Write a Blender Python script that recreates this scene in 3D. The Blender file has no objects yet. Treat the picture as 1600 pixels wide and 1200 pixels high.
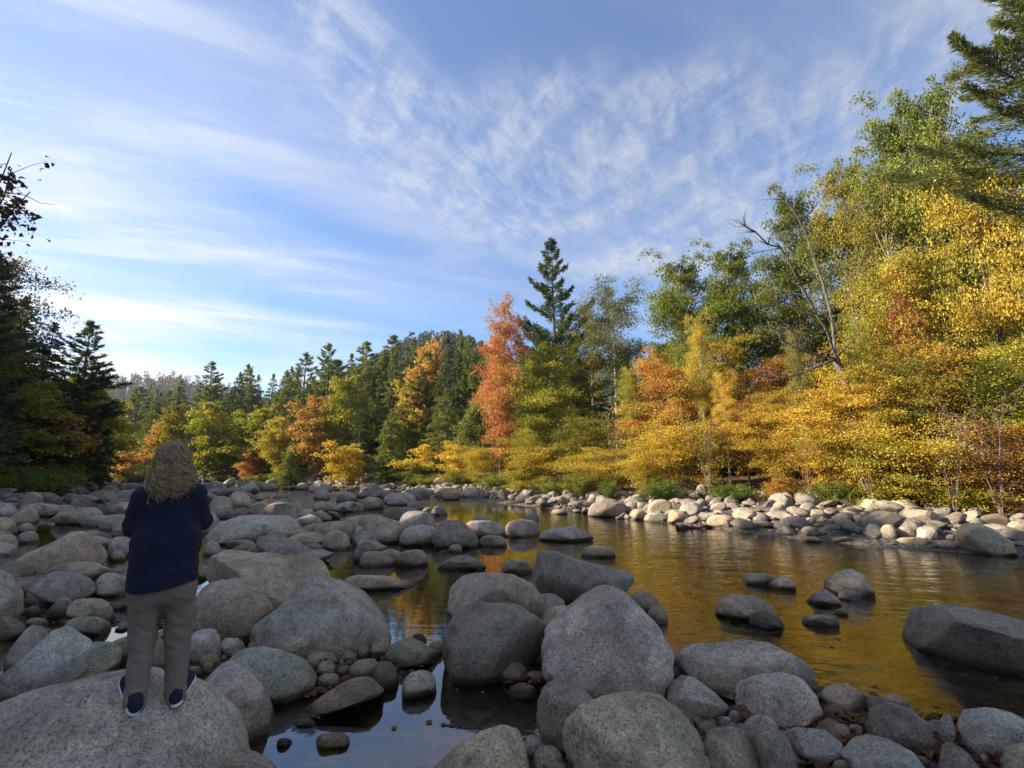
import bpy, bmesh, math, random
import numpy as np
from mathutils import Vector, Matrix
from mathutils.bvhtree import BVHTree

R = math.radians
random.seed(7)
SC = bpy.context.scene
COL = SC.collection

# ------------------------------------------------------------------ camera, sky, sun, exposure
F, W2, H2, PITCH, CAMZ = 750.0, 800.0, 600.0, math.atan(128 / 750), 1.9
cam = bpy.data.cameras.new('camera')
cam.sensor_width = 36
cam.lens = 36 * F / 1600
cam.clip_start, cam.clip_end = 0.05, 6000
cam_o = bpy.data.objects.new('camera', cam)
COL.objects.link(cam_o)
cam_o.location = (0, 0, CAMZ)
cam_o.rotation_euler = (math.pi / 2 + PITCH, 0, 0)
SC.camera = cam_o

SUN_AZ, SUN_EL = R(-86), R(25)          # azimuth from +Y towards +X: the sun stands to the left
sun = bpy.data.lights.new('sun', 'SUN')
sun.energy, sun.angle, sun.color = 4.4, R(0.53), (1.0, 0.90, 0.74)
sun_o = bpy.data.objects.new('sun', sun)
COL.objects.link(sun_o)
sdir = Vector((math.sin(SUN_AZ) * math.cos(SUN_EL), math.cos(SUN_AZ) * math.cos(SUN_EL), math.sin(SUN_EL)))
sun_o.rotation_euler = sdir.to_track_quat('Z', 'Y').to_euler()
sun_o.location = (-60, 0, 60)

vs = SC.view_settings
vs.view_transform, vs.look, vs.gamma, vs.use_curve_mapping = 'Standard', 'None', 1.0, False
vs.exposure = 1.52
HAZE = True
SC.cycles.max_bounces = 6
SC.cycles.diffuse_bounces = 3
SC.cycles.glossy_bounces = 3
SC.cycles.transparent_max_bounces = 8
SC.cycles.caustics_reflective = SC.cycles.caustics_refractive = False


def ray(px, py):
    u, v = (px - W2) / F, (H2 - py) / F
    c, s = math.cos(PITCH), math.sin(PITCH)
    return Vector((u, c - s * v, s + c * v))


class NT:
    """small helper to write node trees"""
    def __init__(self, tree):
        self.t = tree

    def n(self, typ, inp=None, **kw):
        nd = self.t.nodes.new(typ)
        for k, v in kw.items():
            setattr(nd, k, v)
        for k, v in (inp or {}).items():
            if isinstance(v, bpy.types.NodeSocket):
                self.t.links.new(v, nd.inputs[k])
            else:
                nd.inputs[k].default_value = v
        return nd

    def math(self, op, a, b=0.0, clamp=False):
        return self.n('ShaderNodeMath', {0: a, 1: b}, operation=op, use_clamp=clamp).outputs[0]

    def mix(self, f, a, b, blend='MIX'):
        nd = self.n('ShaderNodeMix', data_type='RGBA', blend_type=blend)
        for i, v in ((0, f), (6, a), (7, b)):
            if isinstance(v, bpy.types.NodeSocket):
                self.t.links.new(v, nd.inputs[i])
            else:
                nd.inputs[i].default_value = v if i == 0 else (*v[:3], 1)
        return nd.outputs[2]

    def smooth(self, x, a, b, lo=0.0, hi=1.0):
        return self.n('ShaderNodeMapRange', {0: x, 1: a, 2: b, 3: lo, 4: hi}, interpolation_type='SMOOTHSTEP').outputs[0]

    def noise(self, vec, scale, detail=4, rough=0.55, dist=0.0):
        return self.n('ShaderNodeTexNoise', {'Vector': vec, 'Scale': scale, 'Detail': detail, 'Roughness': rough, 'Distortion': dist}).outputs[0]


def make_world():
    w = bpy.data.worlds.new('World')
    SC.world = w
    w.use_nodes = True
    t = w.node_tree
    t.nodes.clear()
    g = NT(t)
    sky = g.n('ShaderNodeTexSky', sky_type='NISHITA', sun_disc=False, sun_elevation=SUN_EL, sun_rotation=SUN_AZ, altitude=250, air_density=0.95, dust_density=0.2, ozone_density=2.2)
    d = g.n('ShaderNodeTexCoord').outputs['Generated']
    sep = g.n('ShaderNodeSeparateXYZ', {0: d})
    zz = g.math('ADD', g.math('MAXIMUM', sep.outputs[2], 0.0), 0.12)
    pl = g.n('ShaderNodeCombineXYZ', {0: g.math('DIVIDE', sep.outputs[0], zz), 1: g.math('DIVIDE', sep.outputs[1], zz)}).outputs[0]
    # cirrus: noise drawn out along the high wind, broken into fine fibres
    def streak(rot, sx, sy, scale, detail, rough, dist, off):
        m = g.n('ShaderNodeMapping', {'Vector': pl, 'Rotation': (0, 0, R(-rot)), 'Scale': (1 / sx, 1 / sy, 1), 'Location': (off, off * .7, 0)}, vector_type='TEXTURE')
        return g.noise(m.outputs[0], scale, detail, rough, dist)
    broad = streak(-40, 1.0, 0.42, 0.75, 6, 0.55, 0.7, 3.1)
    fibre = streak(-34, 1.0, 0.26, 8.5, 9, 0.72, 0.35, 1.7)
    broad_l = streak(72, 1.0, 0.26, 0.9, 6, 0.58, 0.6, 5.3)
    fibre_l = streak(66, 1.0, 0.22, 4.0, 8, 0.66, 0.5, 2.9)
    ripple = streak(28, 1.0, 0.42, 17.0, 6, 0.66, 0.5, 7.7)
    def patch(px, py, wx, wy, rot, soft=0.25):
        """smooth mask round one direction of the sky; wx, wy are tangents of its half size"""
        c = ray(px, py).normalized()
        rgt = Vector((0, 0, 1)).cross(c).normalized() * -1
        up = rgt.cross(c)
        a = R(rot)
        e1 = rgt * math.cos(a) + up * math.sin(a)
        e2 = up * math.cos(a) - rgt * math.sin(a)
        dots = []
        for v in (e1 / wx, e2 / wy):
            dots.append(g.n('ShaderNodeVectorMath', {0: d, 1: tuple(v)}, operation='DOT_PRODUCT').outputs['Value'])
        fw = g.n('ShaderNodeVectorMath', {0: d, 1: tuple(c)}, operation='DOT_PRODUCT').outputs['Value']
        q = g.n('ShaderNodeVectorMath', {0: g.n('ShaderNodeCombineXYZ', {0: dots[0], 1: dots[1]}).outputs[0]}, operation='LENGTH').outputs['Value']
        wob = g.math('MULTIPLY', g.math('SUBTRACT', broad, 0.5), 1.0)
        q = g.math('ADD', q, wob)
        return g.math('MULTIPLY', g.smooth(q, 1.0 + soft, soft - 0.15), g.smooth(fw, 0.0, 0.3))
    veil = None
    def acc(v, m):
        return m if v is None else g.math('ADD', v, m)
    rip = g.smooth(g.math('ADD', g.math('MULTIPLY', fibre, 0.30), g.math('MULTIPLY', ripple, 0.70)), 0.36, 0.74)
    fib = g.smooth(g.math('ADD', g.math('MULTIPLY', fibre, 0.6), g.math('MULTIPLY', ripple, 0.4)), 0.40, 0.64)
    fine = None
    for a in ((840, 280, .26, .14, 0), (680, 240, .22, .09, -14), (1000, 230, .22, .10, 22), (860, 190, .30, .10, 0), (1290, 205, .34, .095, 24), (1480, 140, .22, .075, 18), (1020, 392, .26, .040, 14), (1180, 345, .20, .035, 20), (1150, 300, .20, .03, 24), (540, 60, .28, .08, -30), (760, 330, .12, .05, -20)):
        fine = acc(fine, patch(*a, .5))
    for a, k in (((40, 430, .24, .15, 0), .60), ((110, 250, .40, .07, -6), .40), ((300, 500, .42, .05, -3), .45), ((420, 260, .36, .06, -8), .36), ((60, 60, .4, .12, 10), .35), ((560, 440, .4, .07, -4), .38), ((350, 90, .4, .10, -14), .36), ((250, 570, .5, .04, 0), .45)):
        veil = acc(veil, g.math('MULTIPLY', patch(*a, .45), k))
    band = g.smooth(broad, 0.42, 0.66)
    band_l = g.smooth(broad_l, 0.40, 0.64)
    fib_l = g.smooth(fibre_l, 0.40, 0.66)
    cover = g.math('ADD', g.math('MULTIPLY', g.math('MINIMUM', fine, 1.0), g.math('ADD', g.math('MULTIPLY', g.math('ADD', g.math('MULTIPLY', fib, 0.4), g.math('MULTIPLY', rip, 0.6)), 0.40), 0.05)), g.math('MULTIPLY', veil, g.math('ADD', g.math('ADD', g.math('MULTIPLY', band_l, 0.60), 0.30), g.math('MULTIPLY', fib_l, 0.45))))
    # thin cirrus over the whole sky, in view or not
    cover = g.math('ADD', cover, g.math('ADD', g.math('MULTIPLY', g.math('MULTIPLY', band_l, g.math('ADD', g.math('MULTIPLY', fib_l, 0.6), 0.4)), 0.46), 0.10))
    cover = g.math('MINIMUM', g.math('MULTIPLY', cover, g.smooth(sep.outputs[2], -0.02, 0.10)), 0.93)
    # a cloud is lit by the sun behind it: brighter towards the sun
    toward = g.n('ShaderNodeVectorMath', {0: d, 1: tuple(sdir)}, operation='DOT_PRODUCT').outputs['Value']
    glow = g.smooth(toward, -0.3, 0.95, 3.1, 4.2)
    white = g.mix(1.0, (1.0, 0.99, 0.98), g.n('ShaderNodeCombineXYZ', {0: glow, 1: glow, 2: glow}).outputs[0], 'MULTIPLY')
    blue = g.mix(1.0, sky.outputs[0], (0.50, 0.73, 0.95), 'MULTIPLY')
    col = g.mix(cover, blue, white)
    bg = g.n('ShaderNodeBackground', {'Color': col, 'Strength': 0.09})
    out = g.n('ShaderNodeOutputWorld', {'Surface': bg.outputs[0]})
make_world()

# ------------------------------------------------------------------ helpers
def tag(o, label=None, cat=None, group=None, kind=None):
    for k, v in (('label', label), ('category', cat), ('group', group), ('kind', kind)):
        if v:
            o[k] = v
    return o


def mesh_np(name, V, Fc, mat=None, smooth=True, attrs=None):
    """mesh from an (n,3) array and one or more (m,k) face arrays"""
    me = bpy.data.meshes.new(name)
    V = np.asarray(V, np.float32)
    Fs = Fc if isinstance(Fc, list) else [Fc]
    Fs = [np.asarray(f, np.int32) for f in Fs if len(f)]
    me.vertices.add(len(V))
    me.vertices.foreach_set('co', V.ravel())
    nl = sum(f.size for f in Fs)
    npoly = sum(len(f) for f in Fs)
    me.loops.add(nl)
    me.loops.foreach_set('vertex_index', np.concatenate([f.ravel() for f in Fs]))
    tot = np.concatenate([np.full(len(f), f.shape[1], np.int32) for f in Fs])
    me.polygons.add(npoly)
    me.polygons.foreach_set('loop_start', np.concatenate([[0], np.cumsum(tot)[:-1]]).astype(np.int32))
    me.polygons.foreach_set('loop_total', tot)
    me.polygons.foreach_set('use_smooth', np.full(npoly, smooth, bool))
    for k, a in (attrs or {}).items():
        at = me.attributes.new(k, 'FLOAT', 'FACE' if len(a) == npoly else 'POINT')
        at.data.foreach_set('value', np.asarray(a, np.float32))
    if mat:
        me.materials.append(mat)
    me.update(calc_edges=True)
    me.validate()
    return me


def obj(name, me, parent=None, loc=None, kind=None):
    o = bpy.data.objects.new(name, me)
    COL.objects.link(o)
    if parent:
        o.parent = parent
    if loc is not None:
        o.location = loc
    if kind:
        o['kind'] = kind
    return o


_rt = np.random.default_rng(11).random((32, 32, 32)).astype(np.float32)
def vnoise(P, s=1.0, off=0.0):
    """smooth value noise in -1..1"""
    q = np.asarray(P) * s + off
    i = np.floor(q).astype(int)
    f = q - i
    f = f * f * (3 - 2 * f)
    i0, i1 = i % 32, (i + 1) % 32
    r = 0
    for a in (0, 1):
        for b in (0, 1):
            for c in (0, 1):
                X, Y, Z = (i1 if a else i0)[:, 0], (i1 if b else i0)[:, 1], (i1 if c else i0)[:, 2]
                w = (f[:, 0] if a else 1 - f[:, 0]) * (f[:, 1] if b else 1 - f[:, 1]) * (f[:, 2] if c else 1 - f[:, 2])
                r = r + w * _rt[X, Y, Z]
    return r * 2 - 1


def sst(x, a, b):
    t = np.clip((x - a) / (b - a), 0, 1)
    return t * t * (3 - 2 * t)


class Geo:
    """collects pieces of geometry with a shared vertex list"""
    def __init__(self):
        self.V, self.Q, self.T, self.n = [], [], [], 0

    def add(self, V, Q=None, T=None):
        if Q is not None and len(Q):
            self.Q.append(np.asarray(Q, np.int32) + self.n)
        if T is not None and len(T):
            self.T.append(np.asarray(T, np.int32) + self.n)
        self.V.append(np.asarray(V, np.float32))
        self.n += len(V)

    def tube(self, P, rad, k=6):
        P = np.asarray(P, float)
        n = len(P)
        rad = np.broadcast_to(np.asarray(rad, float), (n,))
        d = np.gradient(P, axis=0)
        d /= np.linalg.norm(d, axis=1, keepdims=True) + 1e-9
        ref = np.array([0, 0, 1.0]) if abs(d[:, 2]).mean() < 0.8 else np.array([1.0, 0, 0])
        a = np.cross(d, ref)
        a /= np.linalg.norm(a, axis=1, keepdims=True) + 1e-9
        b = np.cross(d, a)
        ph = np.arange(k) * 2 * math.pi / k
        V = P[:, None] + rad[:, None, None] * (np.cos(ph)[None, :, None] * a[:, None] + np.sin(ph)[None, :, None] * b[:, None])
        i = np.arange(n - 1)[:, None] * k
        j = np.arange(k)[None]
        j2 = (j + 1) % k
        Q = np.stack([i + j, i + j2, i + k + j2, i + k + j], -1).reshape(-1, 4)
        self.add(V.reshape(-1, 3), Q)

    def mesh(self, name, mat, smooth=True, attrs=None):
        fs = []
        if self.Q:
            fs.append(np.concatenate(self.Q))
        if self.T:
            fs.append(np.concatenate(self.T))
        return mesh_np(name, np.concatenate(self.V), fs, mat, smooth, attrs)


_ico = {}
def ico(s):
    if s not in _ico:
        bm = bmesh.new()
        bmesh.ops.create_icosphere(bm, subdivisions=s, radius=1)
        _ico[s] = (np.array([v.co[:] for v in bm.verts]), np.array([[v.index for v in f.verts] for f in bm.faces], np.int32))
        bm.free()
    return _ico[s]


# ------------------------------------------------------------------ materials
def new_mat(name):
    m = bpy.data.materials.new(name)
    m.use_nodes = True
    m.node_tree.nodes.clear()
    return m, NT(m.node_tree)


def rock_mat():
    m, g = new_mat('river_granite')
    tc = g.n('ShaderNodeTexCoord').outputs['Object']
    oi = g.n('ShaderNodeObjectInfo')
    off = g.n('ShaderNodeVectorMath', {0: tc, 1: g.n('ShaderNodeCombineXYZ', {0: g.math('MULTIPLY', oi.outputs['Random'], 40.0), 1: g.math('MULTIPLY', oi.outputs['Random'], 17.0)}).outputs[0]}, operation='ADD').outputs[0]
    big = g.noise(off, 2.3, 5, 0.6, 0.4)
    mid = g.noise(off, 9.0, 5, 0.62)
    speck = g.noise(off, 66.0, 5, 0.82)
    grain = g.noise(off, 26.0, 4, 0.75)
    base = oi.outputs['Color']
    c = g.mix(g.smooth(big, 0.35, 0.68), base, g.mix(1, base, (1.35, 1.24, 1.10), 'MULTIPLY'))
    c = g.mix(g.smooth(mid, 0.42, 0.70, 0, 0.75), c, g.mix(1, c, (0.55, 0.54, 0.54), 'MULTIPLY'))
    # iron stain on some stones
    st = g.math('MULTIPLY', g.smooth(g.noise(off, 1.7, 3, 0.5), 0.56, 0.72), g.smooth(oi.outputs['Random'], 0.45, 0.8, 0.0, 0.5))
    c = g.mix(st, c, (0.17, 0.09, 0.06))
    c = g.mix(g.smooth(speck, 0.47, 0.63, 0, 0.78), c, (0.04, 0.036, 0.033))
    c = g.mix(g.smooth(grain, 0.52, 0.70, 0, 0.75), c, g.mix(1, c, (1.75, 1.68, 1.58), 'MULTIPLY'))
    c = g.mix(g.smooth(g.noise(off, 0.9, 4, 0.6, 0.8), 0.40, 0.66), c, g.mix(1, c, (0.66, 0.63, 0.60), 'MULTIPLY'))
    # dark lichen spots
    vo = g.n('ShaderNodeTexVoronoi', {'Vector': off, 'Scale': 5.0, 'Randomness': 1.0})
    lich = g.math('MULTIPLY', g.smooth(vo.outputs['Distance'], 0.26, 0.10), g.smooth(mid, 0.52, 0.60, 0, 0.45))
    c = g.mix(lich, c, (0.07, 0.07, 0.06))
    # wet and algae-dark where the river reaches
    z = g.n('ShaderNodeSeparateXYZ', {0: g.n('ShaderNodeNewGeometry').outputs['Position']}).outputs[2]
    zz = g.math('ADD', z, g.math('MULTIPLY', g.math('SUBTRACT', mid, 0.5), 0.08))
    wet = g.smooth(zz, 0.085, 0.035)
    c = g.mix(g.smooth(g.math('ADD', z, g.math('MULTIPLY', g.math('SUBTRACT', big, 0.5), 0.35)), 0.34, 0.06, 0, 0.8), c, g.mix(1, c, (0.76, 0.69, 0.60), 'MULTIPLY'))
    c = g.mix(wet, c, g.mix(1, c, (0.36, 0.31, 0.25), 'MULTIPLY'))
    hgt = g.math('ADD', g.math('MULTIPLY', mid, 0.5), g.math('ADD', g.math('MULTIPLY', grain, 0.45), g.math('MULTIPLY', speck, 0.22)))
    crack = g.n('ShaderNodeTexVoronoi', {'Vector': g.n('ShaderNodeVectorMath', {0: off, 1: g.n('ShaderNodeTexNoise', {'Vector': off, 'Scale': 3.0}).outputs['Color']}, operation='ADD').outputs[0], 'Scale': 1.1}, feature='DISTANCE_TO_EDGE').outputs['Distance']
    ck = g.math('MULTIPLY', g.smooth(crack, 0.012, 0.0), g.smooth(big, 0.5, 0.58))
    hgt = g.math('SUBTRACT', hgt, g.math('MULTIPLY', ck, 0.22))
    bump = g.n('ShaderNodeBump', {'Strength': 0.8, 'Distance': 0.045, 'Height': hgt})
    rough = g.smooth(wet, 0, 1, 0.86, 0.35)
    p = g.n('ShaderNodeBsdfPrincipled', {'Base Color': c, 'Roughness': rough, 'Normal': bump.outputs[0], 'Specular IOR Level': 0.35})
    g.n('ShaderNodeOutputMaterial', {0: p.outputs[0]})
    return m


def leaf_mat(name='leaf', trans=0.42):
    m, g = new_mat(name)
    ca = g.n('ShaderNodeObjectInfo').outputs['Color']
    cb = g.n('ShaderNodeAttribute', attribute_type='OBJECT', attribute_name='color_b').outputs['Color']
    tone = g.n('ShaderNodeAttribute', attribute_name='tone').outputs['Fac']
    jit = g.n('ShaderNodeAttribute', attribute_name='jit').outputs['Fac']
    c = g.mix(tone, ca, cb)
    c = g.n('ShaderNodeHueSaturation', {'Hue': g.smooth(jit, 0, 1, 0.485, 0.515), 'Saturation': 1.0, 'Value': g.smooth(g.math('FRACT', g.math('MULTIPLY', jit, 7.31)), 0, 1, 0.74, 1.24), 'Color': c}).outputs[0]
    df = g.n('ShaderNodeBsdfDiffuse', {'Color': c})
    tr = g.n('ShaderNodeBsdfTranslucent', {'Color': g.mix(1, c, (1.1, 1.05, 0.8), 'MULTIPLY')})
    gl = g.n('ShaderNodeBsdfGlossy', {'Color': (1, 1, 1, 1), 'Roughness': 0.45})
    s = g.n('ShaderNodeMixShader', {0: trans, 1: df.outputs[0], 2: tr.outputs[0]})
    s = g.n('ShaderNodeMixShader', {0: 0.012, 1: s.outputs[0], 2: gl.outputs[0]})
    g.n('ShaderNodeOutputMaterial', {0: s.outputs[0]})
    return m


def bark_mat(name, ca, cb, scale=3.0):
    m, g = new_mat(name)
    tc = g.n('ShaderNodeTexCoord').outputs['Object']
    mp = g.n('ShaderNodeMapping', {'Vector': tc, 'Scale': (6, 6, 1.2)}).outputs[0]
    n = g.noise(mp, scale, 6, 0.65)
    c = g.mix(g.smooth(n, 0.35, 0.65), ca, cb)
    b = g.n('ShaderNodeBump', {'Strength': 0.7, 'Distance': 0.03, 'Height': n})
    p = g.n('ShaderNodeBsdfPrincipled', {'Base Color': c, 'Roughness': 0.9, 'Normal': b.outputs[0]})
    g.n('ShaderNodeOutputMaterial', {0: p.outputs[0]})
    return m


def plain_mat(name, ca, cb, scale, rough=0.85, bump=0.3, dist=0.01, attr=None, stretch=(1, 1, 1), sheen=0.0):
    m, g = new_mat(name)
    tc = g.n('ShaderNodeMapping', {'Vector': g.n('ShaderNodeTexCoord').outputs['Object'], 'Scale': stretch}).outputs[0]
    n = g.noise(tc, scale, 6, 0.6)
    f = g.n('ShaderNodeAttribute', attribute_name=attr).outputs['Fac'] if attr else g.smooth(n, 0.3, 0.7)
    c = g.mix(f, ca, cb)
    b = g.n('ShaderNodeBump', {'Strength': bump, 'Distance': dist, 'Height': n})
    p = g.n('ShaderNodeBsdfPrincipled', {'Base Color': c, 'Roughness': rough, 'Normal': b.outputs[0], 'Sheen Weight': sheen})
    g.n('ShaderNodeOutputMaterial', {0: p.outputs[0]})
    return m


M_ROCK = rock_mat()
M_LEAF = leaf_mat()
M_NEEDLE = leaf_mat('needle', 0.28)
M_BARK = bark_mat('bark', (0.055, 0.042, 0.034), (0.17, 0.14, 0.115))
M_PALE = bark_mat('pale_bark', (0.22, 0.19, 0.16), (0.48, 0.44, 0.38))

def bed_mat():
    m, g = new_mat('cobble_bed')
    pos = g.n('ShaderNodeNewGeometry').outputs['Position']
    vo = g.n('ShaderNodeTexVoronoi', {'Vector': pos, 'Scale': 7.0})
    v2 = g.n('ShaderNodeTexVoronoi', {'Vector': pos, 'Scale': 22.0})
    n = g.noise(pos, 3.0, 5, 0.6)
    sep = g.n('ShaderNodeSeparateXYZ', {0: pos})
    cell = g.n('ShaderNodeSeparateColor', {0: vo.outputs['Color']}).outputs[0]
    under = g.mix(cell, (0.10, 0.068, 0.034), (0.28, 0.20, 0.10))
    dry = g.mix(g.n('ShaderNodeSeparateColor', {0: v2.outputs['Color']}).outputs[0], (0.030, 0.024, 0.018), (0.15, 0.135, 0.115))
    c = g.mix(g.smooth(sep.outputs[2], -0.04, 0.05), under, dry)
    # forest floor of fallen leaves above the stones
    lv = g.n('ShaderNodeTexVoronoi', {'Vector': pos, 'Scale': 14.0})
    litter = g.mix(g.n('ShaderNodeSeparateColor', {0: lv.outputs['Color']}).outputs[1], (0.045, 0.026, 0.014), (0.19, 0.095, 0.032))
    c = g.mix(g.smooth(g.math('ADD', sep.outputs[2], g.math('MULTIPLY', n, 0.3)), 0.72, 1.0), c, litter)
    c = g.mix(1, c, g.mix(n, (0.7, 0.7, 0.7), (1.25, 1.25, 1.25)), 'MULTIPLY')
    h = g.math('SUBTRACT', n, g.math('ADD', g.math('MULTIPLY', vo.outputs['Distance'], 0.9), g.math('MULTIPLY', v2.outputs['Distance'], 0.3)))
    b = g.n('ShaderNodeBump', {'Strength': 0.9, 'Distance': 0.06, 'Height': h})
    p = g.n('ShaderNodeBsdfPrincipled', {'Base Color': c, 'Roughness': 0.8, 'Normal': b.outputs[0]})
    g.n('ShaderNodeOutputMaterial', {0: p.outputs[0]})
    return m


def water_mat():
    m, g = new_mat('river_water')
    pos = g.n('ShaderNodeNewGeometry').outputs['Position']
    sep = g.n('ShaderNodeSeparateXYZ', {0: pos})
    # flow runs from far left to near right
    mp = g.n('ShaderNodeMapping', {'Vector': pos, 'Rotation': (0, 0, R(48)), 'Scale': (0.36, 1.0, 1)}).outputs[0]
    w1 = g.noise(mp, 2.1, 4, 0.55, 1.1)
    w2 = g.noise(mp, 7.0, 3, 0.55, 0.7)
    w3 = g.noise(g.n('ShaderNodeMapping', {'Vector': pos, 'Scale': (1.0, 0.7, 1)}).outputs[0], 26.0, 2, 0.5, 0.4)
    # calm among the near stones, rippled in the channel, broken in the riffle upstream
    chan = g.math('MULTIPLY', g.smooth(g.math('ADD', sep.outputs[0], g.math('MULTIPLY', sep.outputs[1], 0.42)), 2.4, 5.2), g.smooth(sep.outputs[0], 0.2, 1.6))
    dxr = g.math('MULTIPLY', g.math('ADD', sep.outputs[0], 9.0), 0.085)
    dyr = g.math('MULTIPLY', g.math('SUBTRACT', sep.outputs[1], 33.0), 0.085)
    rif = g.smooth(g.math('ADD', g.math('MULTIPLY', dxr, dxr), g.math('MULTIPLY', dyr, dyr)), 1.3, 0.2)
    amp = g.math('ADD', g.math('ADD', 0.028, g.math('MULTIPLY', chan, 0.20)), g.math('MULTIPLY', rif, 1.0))
    h = g.math('ADD', w1, g.math('ADD', g.math('MULTIPLY', w2, 0.34), g.math('MULTIPLY', w3, 0.05)))
    b = g.n('ShaderNodeBump', {'Strength': 1.0, 'Distance': 0.10, 'Height': g.math('MULTIPLY', h, amp)})
    fr = g.n('ShaderNodeFresnel', {'IOR': 1.333, 'Normal': b.outputs[0]}).outputs[0]
    gl = g.n('ShaderNodeBsdfGlossy', {'Color': (1, 1, 1, 1), 'Roughness': 0.03, 'Normal': b.outputs[0]})
    tr = g.n('ShaderNodeBsdfTransparent', {'Color': (0.78, 0.68, 0.43, 1)})
    s = g.n('ShaderNodeMixShader', {0: g.math('POWER', fr, 0.62, True), 1: tr.outputs[0], 2: gl.outputs[0]})
    foam = g.math('MULTIPLY', g.math('MULTIPLY', rif, g.smooth(w2, 0.56, 0.66)), 0.55)
    df = g.n('ShaderNodeBsdfDiffuse', {'Color': (0.72, 0.74, 0.76, 1)})
    s = g.n('ShaderNodeMixShader', {0: foam, 1: s.outputs[0], 2: df.outputs[0]})
    g.n('ShaderNodeOutputMaterial', {0: s.outputs[0]})
    return m

# ------------------------------------------------------------------ the lie of the land
BANK = np.array([(60, -14), (30, 3.5), (18, 7.4), (14, 9.4), (11.2, 10.6), (8.6, 11.9), (7.3, 13.6), (5.5, 16.4), (3.4, 19.8), (0, 25), (-4, 30), (-9, 38), (-20, 49), (-43, 65), (-90, 92), (-220, 150)], float)
LEFT = np.array([(-10, -60), (-11.5, 0), (-12.5, 6), (-16, 12), (-24, 20), (-29, 29), (-36, 40), (-47, 50), (-110, 78), (-220, 120)], float)
MOUNDS = []            # (x, y, radius, height): dry gravel among the boulders


def sd_poly(X, Y, line, side):
    """signed distance to an open line, positive on its left (+1) or right (-1)"""
    best = np.full(X.shape, 1e9)
    sgn = np.ones(X.shape)
    for (x0, y0), (x1, y1) in zip(line[:-1], line[1:]):
        dx, dy = x1 - x0, y1 - y0
        t = np.clip(((X - x0) * dx + (Y - y0) * dy) / (dx * dx + dy * dy), 0, 1)
        ex, ey = X - (x0 + t * dx), Y - (y0 + t * dy)
        d = np.hypot(ex, ey)
        cr = dx * ey - dy * ex
        upd = d < best
        best = np.where(upd, d, best)
        sgn = np.where(upd, np.sign(cr), sgn)
    return best * sgn * side


def ground(X, Y):
    X, Y = np.atleast_1d(np.asarray(X, float)), np.atleast_1d(np.asarray(Y, float))
    dr = sd_poly(X, Y, BANK, -1)
    dl = sd_poly(X, Y, LEFT, 1)
    P = np.stack([X, Y, np.zeros_like(X)], -1)
    nz = vnoise(P, 0.9) * 0.5 + vnoise(P, 2.7, 5.0) * 0.25
    # deep channel on the right, shallow bar on the left
    chan = sst(X + 0.42 * Y, 2.4, 6.0) * sst(X, 0.2, 2.5)
    z = -0.20 - 0.32 * chan + 0.13 * nz * (1 - 0.3 * chan)
    for mx, my, mr, mh in MOUNDS:
        w = 1 - sst(np.hypot(X - mx, Y - my) / mr, 0.35, 1.0)
        z = z * (1 - w) + (mh + 0.05 * nz) * w
    bank = 0.05 + 0.17 * np.clip(dr, 0, 4) + 0.10 * np.clip(dr - 4, 0, 8) + 0.035 * np.clip(dr - 12, 0, 60) + 0.1 * nz * sst(dr, 0.5, 3)
    z = np.where(dr > -2.0, z * (1 - sst(dr, -2.0, 0.5)) + bank * sst(dr, -2.0, 0.5), z)
    lb = 0.25 + 0.16 * np.clip(dl, 0, 5) + 0.10 * np.clip(dl - 5, 0, 40) + 0.15 * nz
    z = np.where(dl > -3, z * (1 - sst(dl, -3, 1.0)) + lb * sst(dl, -3, 1.0), z)
    return z


def gz(x, y):
    return float(ground(x, y)[0])


def to_surface(px, py):
    """where a line of sight meets the land or the water"""
    d = ray(px, py)
    o = np.array((0, 0, CAMZ))
    dv = np.array(d)
    t = np.geomspace(1.5, 160, 900)
    P = o + dv * t[:, None]
    s = np.maximum(ground(P[:, 0], P[:, 1]), 0.0)
    below = np.nonzero(P[:, 2] < s)[0]
    i = below[0] if len(below) else len(t) - 1
    return Vector(P[i])


for px, py, r_, h_ in ((80, 935, 1.0, .06), (150, 960, .7, .05), (40, 790, 5, .10), (520, 1045, .45, .05), (1180, 1160, .5, .05), (1300, 1150, .6, .04), (1420, 1180, .6, .05), (1560, 1190, .7, .05), (350, 1030, .5, .05), (245, 965, .75, .05), (200, 900, .9, .04), (270, 1010, .5, .05), (260, 830, 2.2, .05), (200, 790, 4, .08), (600, 830, 1.2, .02), (360, 800, 3.0, .05), (700, 860, .5, .0), (1080, 1150, .5, .03), (870, 1190, .4, .03)):
    q = ray(px, py)
    t = CAMZ / -q.z
    MOUNDS.append((q.x * t, q.y * t, r_, h_))

MOUNDS.append((-10.8, 8.2, 4.0, .22))
# ground sheet: rings round the camera, wide enough to reach the horizon
def ground_sheet():
    r = np.concatenate([[0.0], np.geomspace(0.8, 5000, 330)])
    a = np.linspace(0, 2 * math.pi, 361)[:-1]
    rr, aa = np.meshgrid(r[1:], a, indexing='ij')
    X, Y = rr * np.sin(aa), rr * np.cos(aa)
    Z = ground(X.ravel(), Y.ravel()).reshape(X.shape)
    V = np.stack([X, Y, Z], -1).reshape(-1, 3)
    n, k = len(r) - 1, len(a)
    i = np.arange(n - 1)[:, None] * k
    j = np.arange(k)[None]
    j2 = (j + 1) % k
    Q = np.stack([i + j, i + j2, i + k + j2, i + k + j], -1).reshape(-1, 4)[:, ::-1]
    V = np.concatenate([V, [[0, 0, gz(0, 0)]]])
    T = np.stack([np.full(k, len(V) - 1), (np.arange(k) + 1) % k, np.arange(k)], -1)
    obj('riverbed', mesh_np('riverbed', V, [Q, T], bed_mat()), kind='structure')
ground_sheet()

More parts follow.
